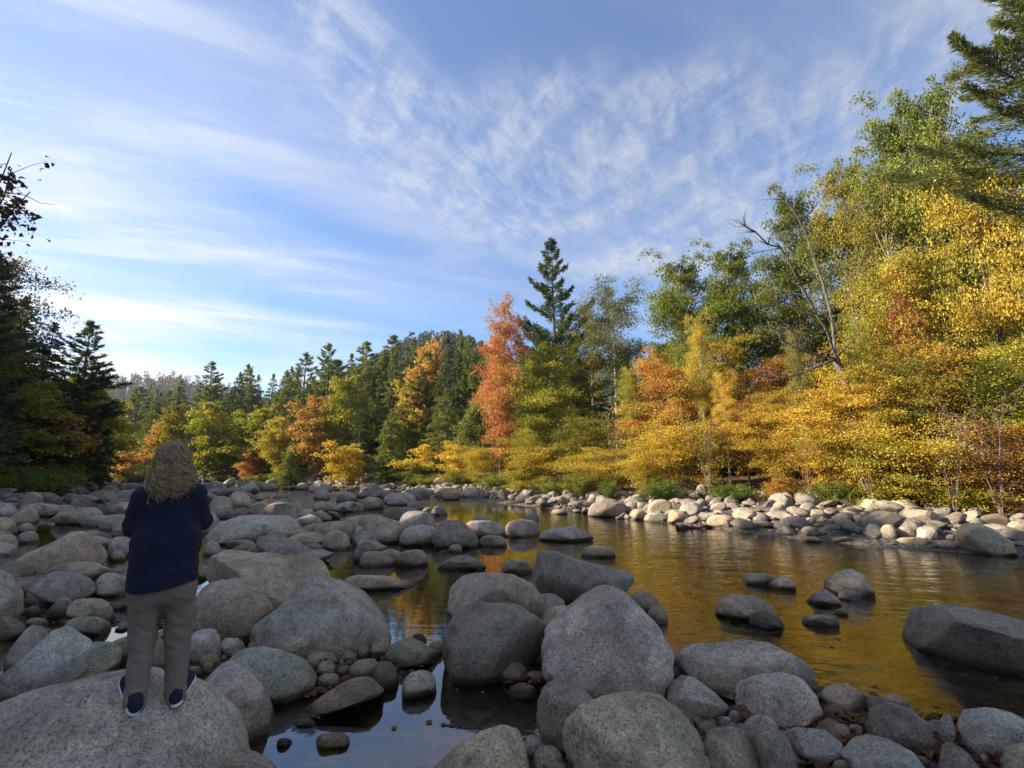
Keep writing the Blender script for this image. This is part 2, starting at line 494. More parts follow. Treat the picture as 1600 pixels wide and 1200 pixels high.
wv = np.array([(-400, -60, 0), (120, -60, 0), (120, 220, 0), (-400, 220, 0)], float)
obj('water', mesh_np('water', wv, np.array([[0, 1, 2, 3]]), water_mat(), False), kind='structure')

def hill(name, X0, X1, Y0, Y1, fn, mat):
    xs, ys = np.linspace(X0, X1, 90), np.linspace(Y0, Y1, 50)
    X, Y = np.meshgrid(xs, ys)
    Z = fn(X.ravel(), Y.ravel())
    n, m_ = X.shape
    i = np.arange(n - 1)[:, None] * m_ + np.arange(m_ - 1)[None]
    Q = np.stack([i, i + 1, i + m_ + 1, i + m_], -1).reshape(-1, 4)
    obj(name, mesh_np(name, np.stack([X.ravel(), Y.ravel(), Z], -1), Q, mat), kind='structure')

M_FLOOR = plain_mat('forest_floor', (0.020, 0.026, 0.014), (0.05, 0.045, 0.022), 0.4, 0.95, 0.8, 0.5)
def hill_far(X, Y):
    e = 56 * np.exp(-((Y - 330) / 75) ** 2) * (0.82 + 0.1 * np.sin(X / 55 + 0.6) + 0.06 * np.sin(X / 21)) * sst(X, 190, -40)
    return e - 1.5
def hill_mid(X, Y):
    return 44 * np.exp(-((X + 27) / 46) ** 2 - ((Y - 190) / 40) ** 2) + 14 * np.exp(-((X + 80) / 40) ** 2 - ((Y - 215) / 40) ** 2) - 1.5
def shade_hill_left(X, Y):  # unseen hillside added to block the sun, height set by its shadow edge
    st = np.maximum(20, 1.16 * Y + 2.5)
    return 22.8 * sst(-X - st, 0, 25) * (1 - sst(Y, 30, 50)) * (0.93 + 0.07 * np.sin(Y / 5.0)) - 0.5
hill('hill', -420, 260, 200, 480, hill_far, M_FLOOR)
hill('hill', -170, 60, 120, 300, hill_mid, M_FLOOR)
hill('hill', -130, -14, -90, 54, shade_hill_left, M_FLOOR)

def haze():
    me = bpy.data.meshes.new('haze')
    x, y0, y1, z0, z1 = 5300, -5300, 5300, -4, 78
    V = [(sx * x, y, z) for z in (z0, z1) for y in (y0, y1) for sx in (-1, 1)]
    me.from_pydata(V, [], [(0, 2, 3, 1), (4, 5, 7, 6), (0, 1, 5, 4), (2, 6, 7, 3), (0, 4, 6, 2), (1, 3, 7, 5)])
    m, g = new_mat('haze')
    v = g.n('ShaderNodeVolumePrincipled', {'Color': (0.80, 0.88, 1.0, 1), 'Density': 0.00026, 'Anisotropy': 0.3})
    g.n('ShaderNodeOutputMaterial', {'Volume': v.outputs[0]})
    me.materials.append(m)
    o = tag(obj('haze', me, kind='stuff'), 'thin bluish autumn haze over the valley', 'haze')
if HAZE:
    haze()

# ------------------------------------------------------------------ boulders
TINT = {'g': (.25, .243, .232), 'w': (.27, .24, .20), 'b': (.225, .236, .245), 'd': (.155, .147, .138), 'l': (.40, .385, .36), 'r': (.235, .20, .175), 'n': (.20, .215, .195), 'k': (.085, .08, .075), 't': (.33, .285, .22)}
WARM = 1.75 * np.array((1.16, 1.01, 0.81))
ROCKS = []             # (object, centre, radius) of every boulder set by hand


def make_rock(label, pts, tint, group=None, sub=None, facets=0, dd=0.9, cat=None, yb=None, ext=1.38, amp=0.045):
    """A boulder with its own outline, standing where its foot meets the land or the water."""
    pts = np.array(pts, float)
    x0, x1, y0, y1 = pts[:, 0].min(), pts[:, 0].max(), pts[:, 1].min(), pts[:, 1].max()
    yb = yb or y1
    seed = int(x0 * 7 + y0 * 13) % 9973
    rng = np.random.default_rng(seed)
    foot = to_surface(0.5 * (x0 + x1), yb)
    cx, cy = 0.5 * (x0 + x1), y0 + 0.58 * (y1 - y0)
    dist = math.hypot(foot.x, foot.y)
    m_px = foot.y / F
    hw = 0.5 * (x1 - x0) * m_px
    hh = 0.5 * (y1 - y0) * m_px
    D = dd * min(hw, max(2.2 * hh, 0.45 * hw))
    rd = ray(cx, cy)
    t = (dist + 0.62 * D) / math.hypot(rd.x, rd.y)
    P = Vector((0, 0, CAMZ)) + rd * t
    nrm = rd.normalized()
    poly = []
    for x, y in pts:
        if y > cy:
            y = cy + (y - cy) * ext
        q = ray(x, y)
        k = nrm.dot(P - Vector((0, 0, CAMZ))) / nrm.dot(q)
        poly.append(Vector((0, 0, CAMZ)) + q * k - P)
    rgt = nrm.cross(Vector((0, 0, 1))).normalized()
    up = rgt.cross(nrm)
    pu = np.array([v.dot(rgt) for v in poly])
    pv = np.array([v.dot(up) for v in poly])
    # radial function of the outline
    th = np.linspace(-math.pi, math.pi, 361)
    rad = np.zeros(361)
    n = len(pu)
    for i in range(n):
        a, b = np.array((pu[i], pv[i])), np.array((pu[(i + 1) % n], pv[(i + 1) % n]))
        e = b - a
        c, s = np.cos(th), np.sin(th)
        den = c * e[1] - s * e[0]
        with np.errstate(divide='ignore', invalid='ignore'):
            tt = (a[0] * e[1] - a[1] * e[0]) / den
            uu = (a[0] * s - a[1] * c) / den
        ok = (tt > 0) & (uu >= -1e-6) & (uu <= 1 + 1e-6) & np.isfinite(tt)
        rad = np.where(ok & (tt > rad), tt, rad)
    ker = np.hanning(15 if facets < 4 else 9)
    ker /= ker.sum()
    rad = np.convolve(np.concatenate([rad[:-1]] * 3), ker, 'same')[360:720]
    rad = np.append(rad, rad[0])
    px_size = x1 - x0
    sub = sub or (6 if px_size > 175 else 5 if px_size > 60 else 4 if px_size > 30 else 3)
    U, T = ico(sub)
    Rm = Matrix.Rotation(rng.uniform(0, 6), 3, Vector(rng.normal(size=3)).normalized())
    U = U @ np.array(Rm).T
    a, b, c = U[:, 0], U[:, 1], U[:, 2]          # right, up, away
    ang = np.arctan2(b, a)
    e = rng.uniform(2.2, 2.7)
    rho = (1 - np.abs(c) ** e) ** (1 / e)
    Rr = np.interp(ang, th, rad)
    X = np.stack([Rr * rho * np.cos(ang), Rr * rho * np.sin(ang), np.sign(c) * np.abs(c) ** 0.95 * D], -1)
    size = max(hw, hh)
    fade = 0.35 + 0.65 * np.abs(c)[:, None]        # keep the outline, roughen the faces
    X = X * (1 + amp * 2.6 * fade * vnoise(X, 1.5 / size, seed)[:, None] + amp * 0.9 * vnoise(X, 4.0 / size, seed + 9)[:, None] - amp * 0.8 * (1 - np.abs(vnoise(X, 3.1 / size, seed + 3)))[:, None] ** 6 + amp * 0.34 * vnoise(X, 13 / size, seed + 5)[:, None] + (amp * .16 * vnoise(X, 34 / size, seed + 2)[:, None] if sub > 4 else 0))
    for _ in range(facets + 3):
        nv = rng.normal(size=3)
        nv[2] = -abs(nv[2]) - 0.5 if rng.random() < .75 else abs(nv[2]) + .5
        nv[1] += 0.35
        nv /= np.linalg.norm(nv)
        s = X @ nv
        lim = s.max() * rng.uniform(0.66, 0.88)
        soft = 0.35 if facets == 0 else 0.08
        X = X + np.where(s > lim, (lim + soft * (s - lim)) - s, 0)[:, None] * nv
    B = np.array([rgt[:], up[:], nrm[:]])
    Wd = X @ B
    o = obj('boulder' if hw > 0.22 else 'stone', mesh_np('boulder' if hw > 0.22 else 'stone', Wd, T, M_ROCK), loc=P)
    base = np.minimum(np.array(TINT[tint]) * WARM, (.56, .46, .36)) * rng.uniform(0.88, 1.1) * (1 + rng.normal(size=3) * 0.018)
    o.color = (*base, 1)
    tag(o, label, cat or ('boulder' if hw > 0.22 else 'stone'), group or 'boulders and stones of the river bed')
    ROCKS.append((o, P, max(hw, D)))
    return o


def oval(x0, x1, yt, yb, pk=0.5, n=2.3):
    xc = x0 + (x1 - x0) * pk
    pts = []
    for k in range(13):
        a = math.pi * (1 - k / 12)
        c, s = math.cos(a), math.sin(a)
        w = (xc - x0) if c < 0 else (x1 - xc)
        pts.append((xc + math.copysign(abs(c) ** (2 / n), c) * w, yb - 0.12 * (yb - yt) - abs(s) ** (2 / n) * (yb - yt) * 0.88))
    pts += [(x0 + (x1 - x0) * .8, yb), (x0 + (x1 - x0) * .2, yb)]
    return pts


PO = [
 ('huge speckled granite boulder that the person stands on', 'g', 0, [(-120,1190),(-70,1135),(0,1105),(60,1082),(130,1062),(195,1046),(240,1043),(290,1055),(330,1075),(360,1110),(377,1150),(375,1200),(340,1260),(200,1300),(0,1300),(-100,1260)]),
 ('speckled grey boulder touching the right flank of the standing boulder', 'g', 1, [(306,1090),(318,1060),(335,1040),(358,1030),(385,1045),(415,1075),(437,1105),(442,1125),(405,1145),(360,1155),(320,1130)]),
 ('long dark grey boulder slanting beside the white pool at the left edge', 'b', 2, [(-10,1060),(45,1020),(85,985),(105,980),(130,993),(148,1010),(140,1048),(100,1072),(40,1087),(0,1082)]),
 ('smooth oval boulder just left of the person\'s knees', 'n', 0, [(90,1045),(118,1020),(150,1003),(180,1002),(193,1015),(188,1038),(150,1062),(110,1072)]),
 ('round brown speckled boulder just right of the person\'s hip', 'w', 0, [(297,985),(297,945),(315,917),(345,904),(380,906),(405,920),(425,945),(427,962),(405,987),(370,1000),(315,1000)]),
 ('broad flat topped boulder with mottled flank behind the round brown one', 'w', 3, [(316,905),(325,872),(355,855),(400,862),(455,866),(495,868),(512,885),(518,908),(505,940),(460,960),(400,955),(340,925)]),
 ('great smooth two humped boulder left of the bright pool', 'g', 0, [(390,1005),(400,975),(430,955),(455,930),(475,905),(500,897),(525,905),(540,907),(565,915),(590,940),(607,970),(609,1000),(590,1018),(540,1030),(470,1027),(415,1015)]),
 ('rounded grey green boulder above the pointed slab', 'n', 0, [(350,1045),(360,1025),(380,1012),(410,1009),(445,1015),(478,1032),(494,1055),(490,1070),(465,1088),(430,1096),(395,1080),(360,1060)]),
 ('pointed flat slab reaching into the sky reflecting pool', 'w', 3, [(462,1112),(500,1090),(530,1070),(555,1058),(575,1057),(590,1068),(603,1080),(585,1092),(530,1106),(480,1118)]),
 ('pale flat slab standing in the pool before the two humped boulder', 'n', 2, [(596,1032),(615,1005),(640,995),(660,1003),(690,1020),(690,1033),(660,1041),(620,1039)]),
 ('big dark round boulder with its reflection in the pool', 'd', 0, [(696,1035),(694,990),(708,962),(738,942),(775,937),(815,945),(845,965),(857,985),(851,1020),(830,1045),(790,1062),(735,1062),(705,1052)]),
 ('low purple grey boulder leaning behind the dark round boulder', 'r', 1, [(697,945),(700,915),(720,896),(755,892),(800,897),(835,915),(850,935),(853,958),(830,972),(760,976),(708,966)]),
 ('angular wedge boulder with a dark undercut left face in the river', 'd', 6, [(826,918),(835,890),(845,864),(870,862),(905,875),(945,885),(980,892),(991,906),(975,922),(930,938),(880,946),(842,936)]),
 ('tallest pale egg shaped boulder with a rusty stain in the centre', 'l', 0, [(847,1045),(845,1005),(858,975),(880,950),(905,930),(930,913),(950,912),(975,925),(1005,955),(1030,985),(1045,1015),(1048,1045),(1036,1075),(1020,1094),(960,1094),(890,1075)]),
 ('large speckled boulder lying across the bottom edge below the egg boulder', 'w', 1, [(884,1150),(884,1120),(905,1100),(950,1088),(990,1083),(1030,1090),(1060,1110),(1085,1145),(1108,1190),(1115,1235),(1000,1260),(900,1215)]),
 ('black speckled boulder wedged before the egg shaped boulder', 'd', 1, [(838,1125),(840,1085),(855,1065),(875,1060),(905,1070),(930,1095),(937,1112),(905,1155),(875,1172),(850,1158)]),
 ('wide low boulder at the river edge right of the egg boulder', 'g', 1, [(1061,1030),(1070,1012),(1090,1006),(1120,1006),(1160,1000),(1200,1005),(1240,1025),(1273,1050),(1276,1068),(1230,1082),(1150,1092),(1090,1075),(1066,1052)]),
 ('three cornered grey boulder under the wide low one', 'g', 3, [(1040,1092),(1042,1067),(1065,1055),(1085,1059),(1115,1080),(1146,1106),(1120,1119),(1070,1122),(1045,1112)]),
 ('blocky grey boulder with a split left side', 'g', 3, [(1147,1095),(1150,1066),(1180,1055),(1220,1050),(1250,1060),(1275,1090),(1283,1112),(1262,1127),(1200,1136),(1158,1128)]),
 ('pinkish slab with flat top at the near right water edge', 'r', 4, [(1279,1086),(1290,1072),(1300,1069),(1325,1070),(1350,1083),(1367,1103),(1352,1117),(1322,1120),(1295,1106)]),
 ('dark mottled boulder between pinkish slab and pale slab', 'd', 1, [(1352,1135),(1360,1108),(1390,1098),(1420,1107),(1450,1130),(1463,1157),(1450,1173),(1410,1177),(1365,1158)]),
 ('pale blue slab with a sharp upper edge at the bottom right', 'b', 4, [(1312,1172),(1330,1150),(1350,1142),(1390,1155),(1425,1175),(1450,1205),(1465,1240),(1340,1240),(1325,1195)]),
 ('cracked bluish slabby stone over red brown litter', 'b', 5, [(1226,1145),(1240,1136),(1262,1138),(1290,1140),(1315,1160),(1319,1182),(1282,1197),(1245,1178)]),
 ('smooth wide boulder cut by the right edge of the frame near the bottom', 'b', 1, [(1496,1132),(1500,1108),(1540,1104),(1580,1112),(1620,1135),(1645,1168),(1600,1188),(1540,1183),(1505,1167)]),
 ('thin upright stone standing like a fin by the right shore', 'b', 3, [(1466,1150),(1468,1125),(1476,1113),(1488,1120),(1493,1145),(1488,1168),(1472,1168)]),
 ('dark elongated stone below the upright fin stone', 'd', 3, [(1466,1200),(1470,1165),(1485,1160),(1510,1175),(1532,1202),(1545,1240),(1470,1240)]),
 ('grey block in the bottom right corner', 'g', 2, [(1562,1195),(1568,1166),(1600,1160),(1660,1180),(1670,1235),(1570,1235)]),
 ('rust blotched brown boulder at the bottom edge right of centre', 'r', 1, [(1093,1170),(1105,1142),(1140,1132),(1165,1140),(1180,1165),(1192,1217),(1150,1240),(1100,1220)]),
 ('tall dark rounded stone beside the rust blotched boulder', 'd', 0, [(1175,1180),(1180,1150),(1205,1138),(1228,1148),(1244,1185),(1248,1235),(1190,1235)]),
 ('pale wedge boulder on the bottom edge by the pool', 'w', 1, [(678,1200),(710,1170),(750,1145),(785,1133),(810,1140),(825,1170),(832,1212),(780,1245),(690,1240)]),
 ('small pale boulder at the bottom edge by the standing boulder', 'g', 1, [(335,1205),(345,1182),(370,1170),(400,1174),(428,1190),(445,1215),(400,1240),(345,1235)]),
 ('massive flat faced boulder out in the river at the right edge', 'd', 5, [(1405,995),(1412,960),(1425,947),(1470,944),(1510,948),(1560,960),(1610,972),(1680,985),(1705,1020),(1650,1047),(1565,1045),(1500,1030),(1440,1012)]),
 ('tan boulder in midstream with water on every side', 'w', 1, [(1115,958),(1122,938),(1145,928),(1180,932),(1205,945),(1213,962),(1190,969),(1140,964)]),
 ('dark rough knob of rock at the right foot of the tan midstream boulder', 'k', 3, [(1170,974),(1175,959),(1195,955),(1220,966),(1230,978),(1200,983)]),
 ('mottled grey brown dome boulder in midstream on the right', 'w', 1, [(1288,924),(1290,905),(1310,893),(1330,889),(1350,898),(1369,923),(1350,931),(1305,931)]),
 ('blue grey pyramid stone in front of the mottled dome', 'b', 4, [(1254,943),(1270,928),(1288,919),(1303,930),(1315,942),(1290,946)]),
 ('brown block boulder jutting from the right bank into the river', 'w', 2, [(1494,857),(1495,830),(1505,818),(1525,816),(1550,825),(1580,845),(1593,861),(1560,867),(1508,865)]),
 ('flat topped pale slab boulder standing in mid river', 'l', 4, [(841,843),(843,827),(870,825),(895,822),(915,830),(929,841),(905,846),(870,846)]),
 ('largest dark block among the mid river boulders', 'd', 4, [(675,845),(678,825),(690,812),(715,812),(730,820),(745,840),(751,852),(735,856),(690,857)]),
 ('long low tongue of rock lying flat in the pool', 'w', 1, [(535,906),(560,899),(600,899),(640,908),(657,914),(620,920),(580,922),(545,916)]),
 ('flat pointed dark stone in the amber pool', 'd', 3, [(681,886),(700,873),(730,866),(750,876),(763,886),(740,891),(700,891)]),
 ('dark brown boulder behind the flat topped boulder', 'd', 2, [(399,855),(403,840),(420,836),(445,838),(470,848),(495,862),(498,876),(460,878),(405,872)]),
 ('long boulder with a dark sloping crack right of the person', 'g', 3, [(318,838),(345,815),(380,803),(420,805),(450,803),(468,812),(478,832),(440,845),(390,849),(338,846)]),
 ('wide triangular brown boulder with a red stain at the far left', 'w', 2, [(4,887),(40,865),(85,845),(110,832),(130,829),(145,838),(160,850),(171,862),(168,877),(140,887),(80,897),(20,899)]),
 ('blue grey angular boulder left of the person\'s sweater hem', 'b', 3, [(38,920),(60,903),(85,893),(110,892),(140,903),(156,920),(130,936),(95,944),(55,935)]),
 ('big boulder cut off by the left edge of the frame', 'g', 1, [(-50,985),(-40,905),(0,886),(20,895),(35,925),(34,952),(15,975)]),
 ('wide smooth whaleback boulder on the left bar', 'g', 1, [(81,810),(95,799),(125,792),(150,793),(163,805),(164,816),(120,819),(88,817)]),
 ('pale tilted slab on the bar just right of the person\'s shoulder', 'l', 4, [(362,768),(380,758),(396,751),(404,762),(408,770),(385,772)]),
]
OV = [  # label, tint, x0, x1, ytop, ybase, peak, facets
 ('small pale stone in the pool with dark waterline', 'l', 627, 683, 1046, 1088, .7, 1), ('dark upright stone at the tip of the pointed slab', 'k', 580, 624, 1028, 1076, .4, 3), ('small brown stone at the right foot of the two humped boulder', 'w', 578, 613, 997, 1028, .6, 2),
 ('pink flat stone behind the egg boulder on the right', 'r', 982, 1032, 922, 956, .4, 2), ('lower pink stone behind the egg boulder on the right', 'r', 1010, 1044, 945, 974, .4, 3), ('pale slab peeping out left of the egg boulder', 't', 845, 893, 945, 986, .8, 2),
 ('brown stone tucked behind the dark mottled boulder', 'r', 1370, 1422, 1084, 1112, .4, 1), ('small white stone among the bottom boulders', 'l', 1160, 1218, 1116, 1152, .5, 1), ('flat stone in midstream left of a white stone', 'g', 1155, 1222, 895, 914, .4, 2), ('white rounded stone sticking out of midstream', 'l', 1200, 1244, 902, 921, .5, 0),
 ('small triangular stone at the foot of the mottled dome', 'b', 1308, 1347, 922, 938, .4, 3), ('low greenish stone in midstream below the blue pyramid', 'n', 1252, 1312, 960, 978, .4, 1), ('tiny pink stone awash in midstream', 'r', 1300, 1326, 951, 961, .5, 0),
 ('dark brown boulder at the far water edge', 'd', 919, 984, 783, 808, .4, 2), ('brown block boulder among the right bank stones', 'w', 1011, 1056, 780, 804, .5, 3), ('grey wedge boulder among the right bank stones', 'b', 1060, 1099, 784, 804, .5, 3), ('rounded brown stone at the right waterline', 'w', 1040, 1076, 796, 816, .4, 1), ('small tan stone at the right waterline', 't', 983, 1011, 795, 812, .5, 1), ('flat pale stone lying in the shallows of the right bank', 'b', 1006, 1047, 801, 816, .4, 3),
 ('grey mound stone on the right bank', 'g', 1145, 1182, 792, 813, .5, 2), ('brown low stone at the right waterline', 'w', 1103, 1153, 804, 821, .4, 1), ('dark flat topped stone at the right waterline', 'd', 1215, 1263, 806, 824, .6, 4), ('jagged dark boulder in the right bank cobbles', 'd', 1345, 1416, 798, 824, .4, 5), ('slanting dark slab boulder in the right bank cobbles', 'd', 1409, 1471, 795, 821, .2, 5), ('upright brown stone above the block boulder of the right bank', 'w', 1498, 1531, 794, 820, .5, 2),
 ('oval tan cobble near the right waterline', 't', 1374, 1401, 819, 841, .5, 0), ('smooth tan cobble beside an oval one at the right waterline', 't', 1399, 1429, 822, 839, .5, 0), ('pale angular cobble at the right waterline', 'b', 1428, 1466, 822, 843, .5, 3), ('flat stone in the water below the tan cobbles', 'g', 1399, 1451, 839, 850, .5, 1), ('sunlit cream boulder under the right bank bushes', 't', 1340, 1381, 778, 796, .5, 2), ('long sunlit boulder under the right bank bushes', 't', 1380, 1436, 780, 796, .5, 1), ('cream flat boulder right of the brown block', 'l', 1573, 1616, 813, 831, .4, 2),
 ('pale grey cobble in the middle of the right bank', 'b', 1300, 1332, 800, 818, .5, 1), ('flat pale stone left of the brown block boulder', 'l', 1463, 1496, 845, 856, .5, 1), ('small pale stone awash near the right waterline', 'g', 1250, 1277, 822, 833, .5, 1), ('blue flat stone in the right shallows', 'b', 1290, 1332, 838, 848, .6, 3), ('cream flat stone in the right shallows', 't', 1250, 1284, 838, 847, .5, 0),
 ('grey dome boulder left of the flat pale slab', 'g', 788, 846, 812, 839, .5, 2), ('pale long boulder right of the largest dark block', 'l', 724, 791, 813, 839, .4, 1), ('low pinkish stone under the pale long boulder', 'r', 749, 792, 836, 854, .4, 1), ('pale mottled egg boulder left of the largest dark block', 'l', 624, 684, 820, 853, .6, 1), ('brown bell shaped boulder in mid river', 'w', 569, 629, 806, 849, .4, 1), ('pale blue sloping boulder at mid river', 'b', 622, 682, 797, 831, .4, 2), ('dark hump behind the pale blue boulder', 'd', 598, 664, 792, 817, .5, 1),
 ('smooth brown dome standing at the pool head', 'w', 501, 549, 829, 859, .5, 1), ('broad brown boulder behind the smooth dome', 'w', 489, 557, 814, 847, .6, 2), ('low grey hump behind the broad brown boulder', 'g', 534, 583, 805, 830, .6, 1), ('narrow grey stone between two brown boulders', 'g', 552, 574, 822, 846, .5, 2), ('dark grey cube like boulder in the pool', 'd', 552, 591, 845, 878, .6, 5), ('pale flat rounded stone right of the cube boulder', 'l', 590, 634, 858, 878, .4, 1), ('pink wedge stone right of the pale flat one', 'r', 616, 669, 858, 885, .7, 3),
 ('small tan stone below the bell shaped boulder', 't', 590, 614, 838, 849, .5, 0), ('tiny dome stone before the largest dark block', 'g', 701, 723, 850, 863, .5, 0), ('low brown stone at the edge of the amber pool', 'r', 784, 833, 874, 897, .4, 1), ('lone tan dome in the amber water', 'w', 908, 963, 852, 871, .5, 0), ('tan rounded boulder behind the flat topped boulder', 't', 384, 451, 848, 873, .5, 0), ('broad hump behind the cracked boulder', 'g', 409, 474, 784, 817, .6, 2), ('small brown hump right of the cracked boulder', 'w', 444, 491, 828, 846, .5, 1), ('round brown boulder touching the person\'s sleeve', 'w', 355, 396, 768, 797, .4, 1), ('grey boulder right of the person\'s elbow', 'g', 328, 364, 775, 803, .5, 1), ('brown angular stone by the person\'s elbow', 'w', 327, 357, 789, 805, .5, 3),
 ('blue slab close to the person\'s right side', 'b', 318, 346, 845, 868, .3, 3), ('small brown hump above the flat topped boulder', 'w', 350, 376, 836, 852, .5, 1), ('pale blue flat stone above the flat topped boulder', 'b', 354, 398, 843, 858, .6, 3), ('long flat rock behind the angular blue boulder', 'w', 65, 182, 877, 906, .5, 2), ('rounded dark boulder at the left edge', 'b', -14, 31, 785, 814, .4, 1), ('brown rounded boulder at the left edge', 'w', -16, 28, 808, 836, .4, 1), ('brown striped boulder below the left bushes', 'r', 31, 69, 768, 791, .6, 1), ('wavy grey flat boulder on the left bar', 'g', 24, 69, 788, 806, .5, 2), ('dark whaleback boulder under the left trees', 'd', 100, 156, 749, 768, .4, 1),
 ('white rounded stone on the left bar', 'l', 27, 53, 817, 832, .6, 0), ('pale flat stone overhanging the left pool', 'l', 27, 62, 830, 849, .6, 3), ('brown flat stone jutting into the left pool', 'w', -14, 28, 833, 860, .7, 2), ('grey boulder at the person\'s left elbow', 'g', 168, 209, 838, 871, .5, 1), ('round brown boulder left of the person\'s shoulder', 'w', 174, 213, 806, 836, .5, 1), ('small tan stone right of the red stained boulder', 't', 171, 197, 860, 877, .5, 1), ('grey boulder left of the person\'s hip', 'g', 148, 205, 895, 931, .5, 2), ('tan pointed stone below the blue angular boulder', 'w', 39, 83, 917, 946, .6, 2), ('small grey upright stone below the blue angular boulder', 'g', 84, 114, 932, 956, .7, 2),
 ('rounded brown flat boulder left of the person\'s thigh', 'w', 104, 180, 935, 964, .5, 1), ('flat dark stone left of the person\'s thigh', 'd', 133, 182, 952, 976, .6, 2), ('grey humped boulder at the head of the white pool', 'n', 99, 174, 963, 995, .5, 2), ('rounded brown stone in the white pool', 'w', 38, 90, 980, 1001, .5, 1), ('small pale stone beside the left boulder', 'b', 40, 64, 946, 963, .6, 2), ('little dark stone near the white pool', 'd', 38, 76, 965, 983, .5, 1), ('low dark slab by the white pool', 'd', -10, 44, 963, 998, .3, 2),
 ('brown stone seen between the person\'s legs', 'w', 232, 266, 994, 1047, .5, 1), ('bluish squared block right of the person\'s knee', 'b', 294, 348, 980, 1036, .5, 4), ('grey stone between squared block and two humped boulder', 'g', 344, 384, 995, 1027, .4, 2), ('pale stone leaning on the two humped boulder', 'l', 359, 394, 985, 1003, .6, 2), ('small round brown stone below the squared block', 'w', 312, 345, 1018, 1042, .5, 0), ('tiny pale stone near the person\'s shoe', 'l', 294, 317, 1040, 1058, .4, 1), ('tiny brown stone next to a pale one near the shoe', 'w', 315, 338, 1034, 1051, .5, 1),
 ('pinkish stone at the foot of the two humped boulder', 'r', 477, 529, 1016, 1042, .4, 2), ('pale pebble heaped left of the dark upright stone', 'l', 496, 528, 1032, 1053, .4, 2), ('grey pebble heaped left of the dark upright stone', 'd', 524, 551, 1038, 1056, .5, 1), ('long tan pebble above the pointed slab', 't', 494, 533, 1052, 1074, .6, 1), ('dark stone close under the two humped boulder', 'd', 544, 568, 1030, 1044, .5, 1), ('grey slab fragment behind the pointed slab', 'g', 543, 592, 1029, 1062, .8, 3), ('small flat stone at the left end of the pointed slab', 'n', 484, 513, 1073, 1084, .6, 1), ('dark stone against the right foot of the two humped boulder', 'd', 548, 582, 1008, 1032, .6, 1),
 ('small dark stone behind the pale pool slab', 'k', 640, 667, 990, 1006, .5, 0), ('brown stone right of the pale pool slab', 'w', 668, 697, 1000, 1022, .5, 1), ('dark red stone between dark round boulder and egg boulder', 'r', 782, 828, 1032, 1066, .4, 2), ('greenish cobble wedged against the egg boulder', 'n', 818, 856, 1008, 1037, .4, 0), ('brown wedge below the greenish cobble', 'r', 818, 858, 1048, 1068, .4, 2), ('dark brown stone under the egg boulder\'s left side', 'd', 796, 842, 1067, 1092, .4, 1),
 ('grey cobble beside the bottom pool', 'b', 819, 851, 1147, 1182, .4, 0), ('blue grey cobble on the bottom edge', 'b', 832, 880, 1163, 1206, .4, 0), ('speckled cobble on the bottom edge', 'g', 848, 888, 1185, 1222, .5, 1), ('small blue stone beside the egg boulder', 'b', 1048, 1071, 1018, 1046, .5, 1), ('dark little stone under the small blue one', 'd', 1044, 1084, 1042, 1063, .5, 1), ('pale blue flake by the three cornered boulder', 'b', 1117, 1152, 1119, 1134, .4, 3), ('tan fragment beside the blue flake', 't', 1138, 1160, 1108, 1130, .5, 3),
 ('small split tan stone above the cracked slabs', 't', 1298, 1330, 1130, 1158, .3, 4), ('small grey stone behind the split tan stone', 'b', 1320, 1352, 1132, 1150, .5, 1), ('dark small stone beside the pinkish slab', 'k', 1268, 1290, 1074, 1094, .5, 1), ('grey flat stone at the bottom edge under the blue slabs', 'g', 1298, 1330, 1186, 1215, .5, 1),
 ('nearly drowned flat stone showing its back in the pool', 'w', 488, 549, 1144, 1168, .6, 0), ('small drowned stone at the left of the pool', 'd', 459, 494, 1123, 1134, .5, 0), ('tiny dark stone at the left of the pool', 'k', 432, 457, 1153, 1166, .5, 0),
 ('white grey twin boulder at the far left of the sunlit bank', 'g', 530, 567, 743, 759, .4, 1), ('higher of the two far boulders before the trees', 'g', 562, 602, 739, 756, .4, 1), ('flat boulder right of the far twin boulders', 'w', 575, 611, 747, 760, .3, 1), ('dome boulder in the far riffle', 'g', 489, 516, 764, 781, .5, 1), ('long grey boulder at the head of the riffle', 'g', 482, 520, 755, 769, .5, 1), ('dark slab tilted in the far riffle', 'b', 598, 649, 769, 788, .7, 4), ('round brown boulder before the dark riffle slab', 'w', 562, 600, 776, 796, .5, 1), ('reddish oval boulder in the riffle', 'r', 604, 640, 777, 790, .5, 0),
 ('brown hump in the middle riffle', 'g', 525, 558, 769, 785, .5, 1), ('brown stone beside the midstream tuft of grass', 'w', 489, 522, 784, 799, .5, 1), ('grey boulder holding the midstream tuft of grass', 'g', 520, 572, 783, 800, .5, 2), ('flat sloping sunlit boulder on the far bank', 'w', 655, 684, 745, 758, .7, 2), ('sunlit cream boulder on the far bank', 'l', 676, 702, 744, 760, .6, 1), ('long brown boulder across the far riffle', 'w', 679, 721, 761, 776, .4, 1), ('dark hump in the far riffle', 'd', 688, 720, 770, 782, .5, 2), ('flat pale boulder by the far riffle', 'g', 720, 757, 761, 776, .5, 2), ('square sunlit stone on the far bank', 't', 750, 774, 747, 759, .5, 4), ('dark flat stone at the end of the far riffle', 'd', 778, 796, 764, 776, .5, 1), ('white stone by the far waterline', 'l', 803, 832, 773, 785, .5, 0), ('white stone awash in the amber water', 'l', 860, 888, 795, 804, .4, 1),
 ('brown dome on the left of the riffle', 'w', 405, 434, 754, 766, .4, 1), ('flat brown boulder left of the riffle', 'w', 398, 422, 770, 782, .4, 1), ('low dark boulder in the left riffle', 'd', 425, 452, 772, 783, .7, 1), ('grey boulder behind the person\'s right shoulder', 'g', 322, 356, 752, 770, .3, 2),
]
STAND = None
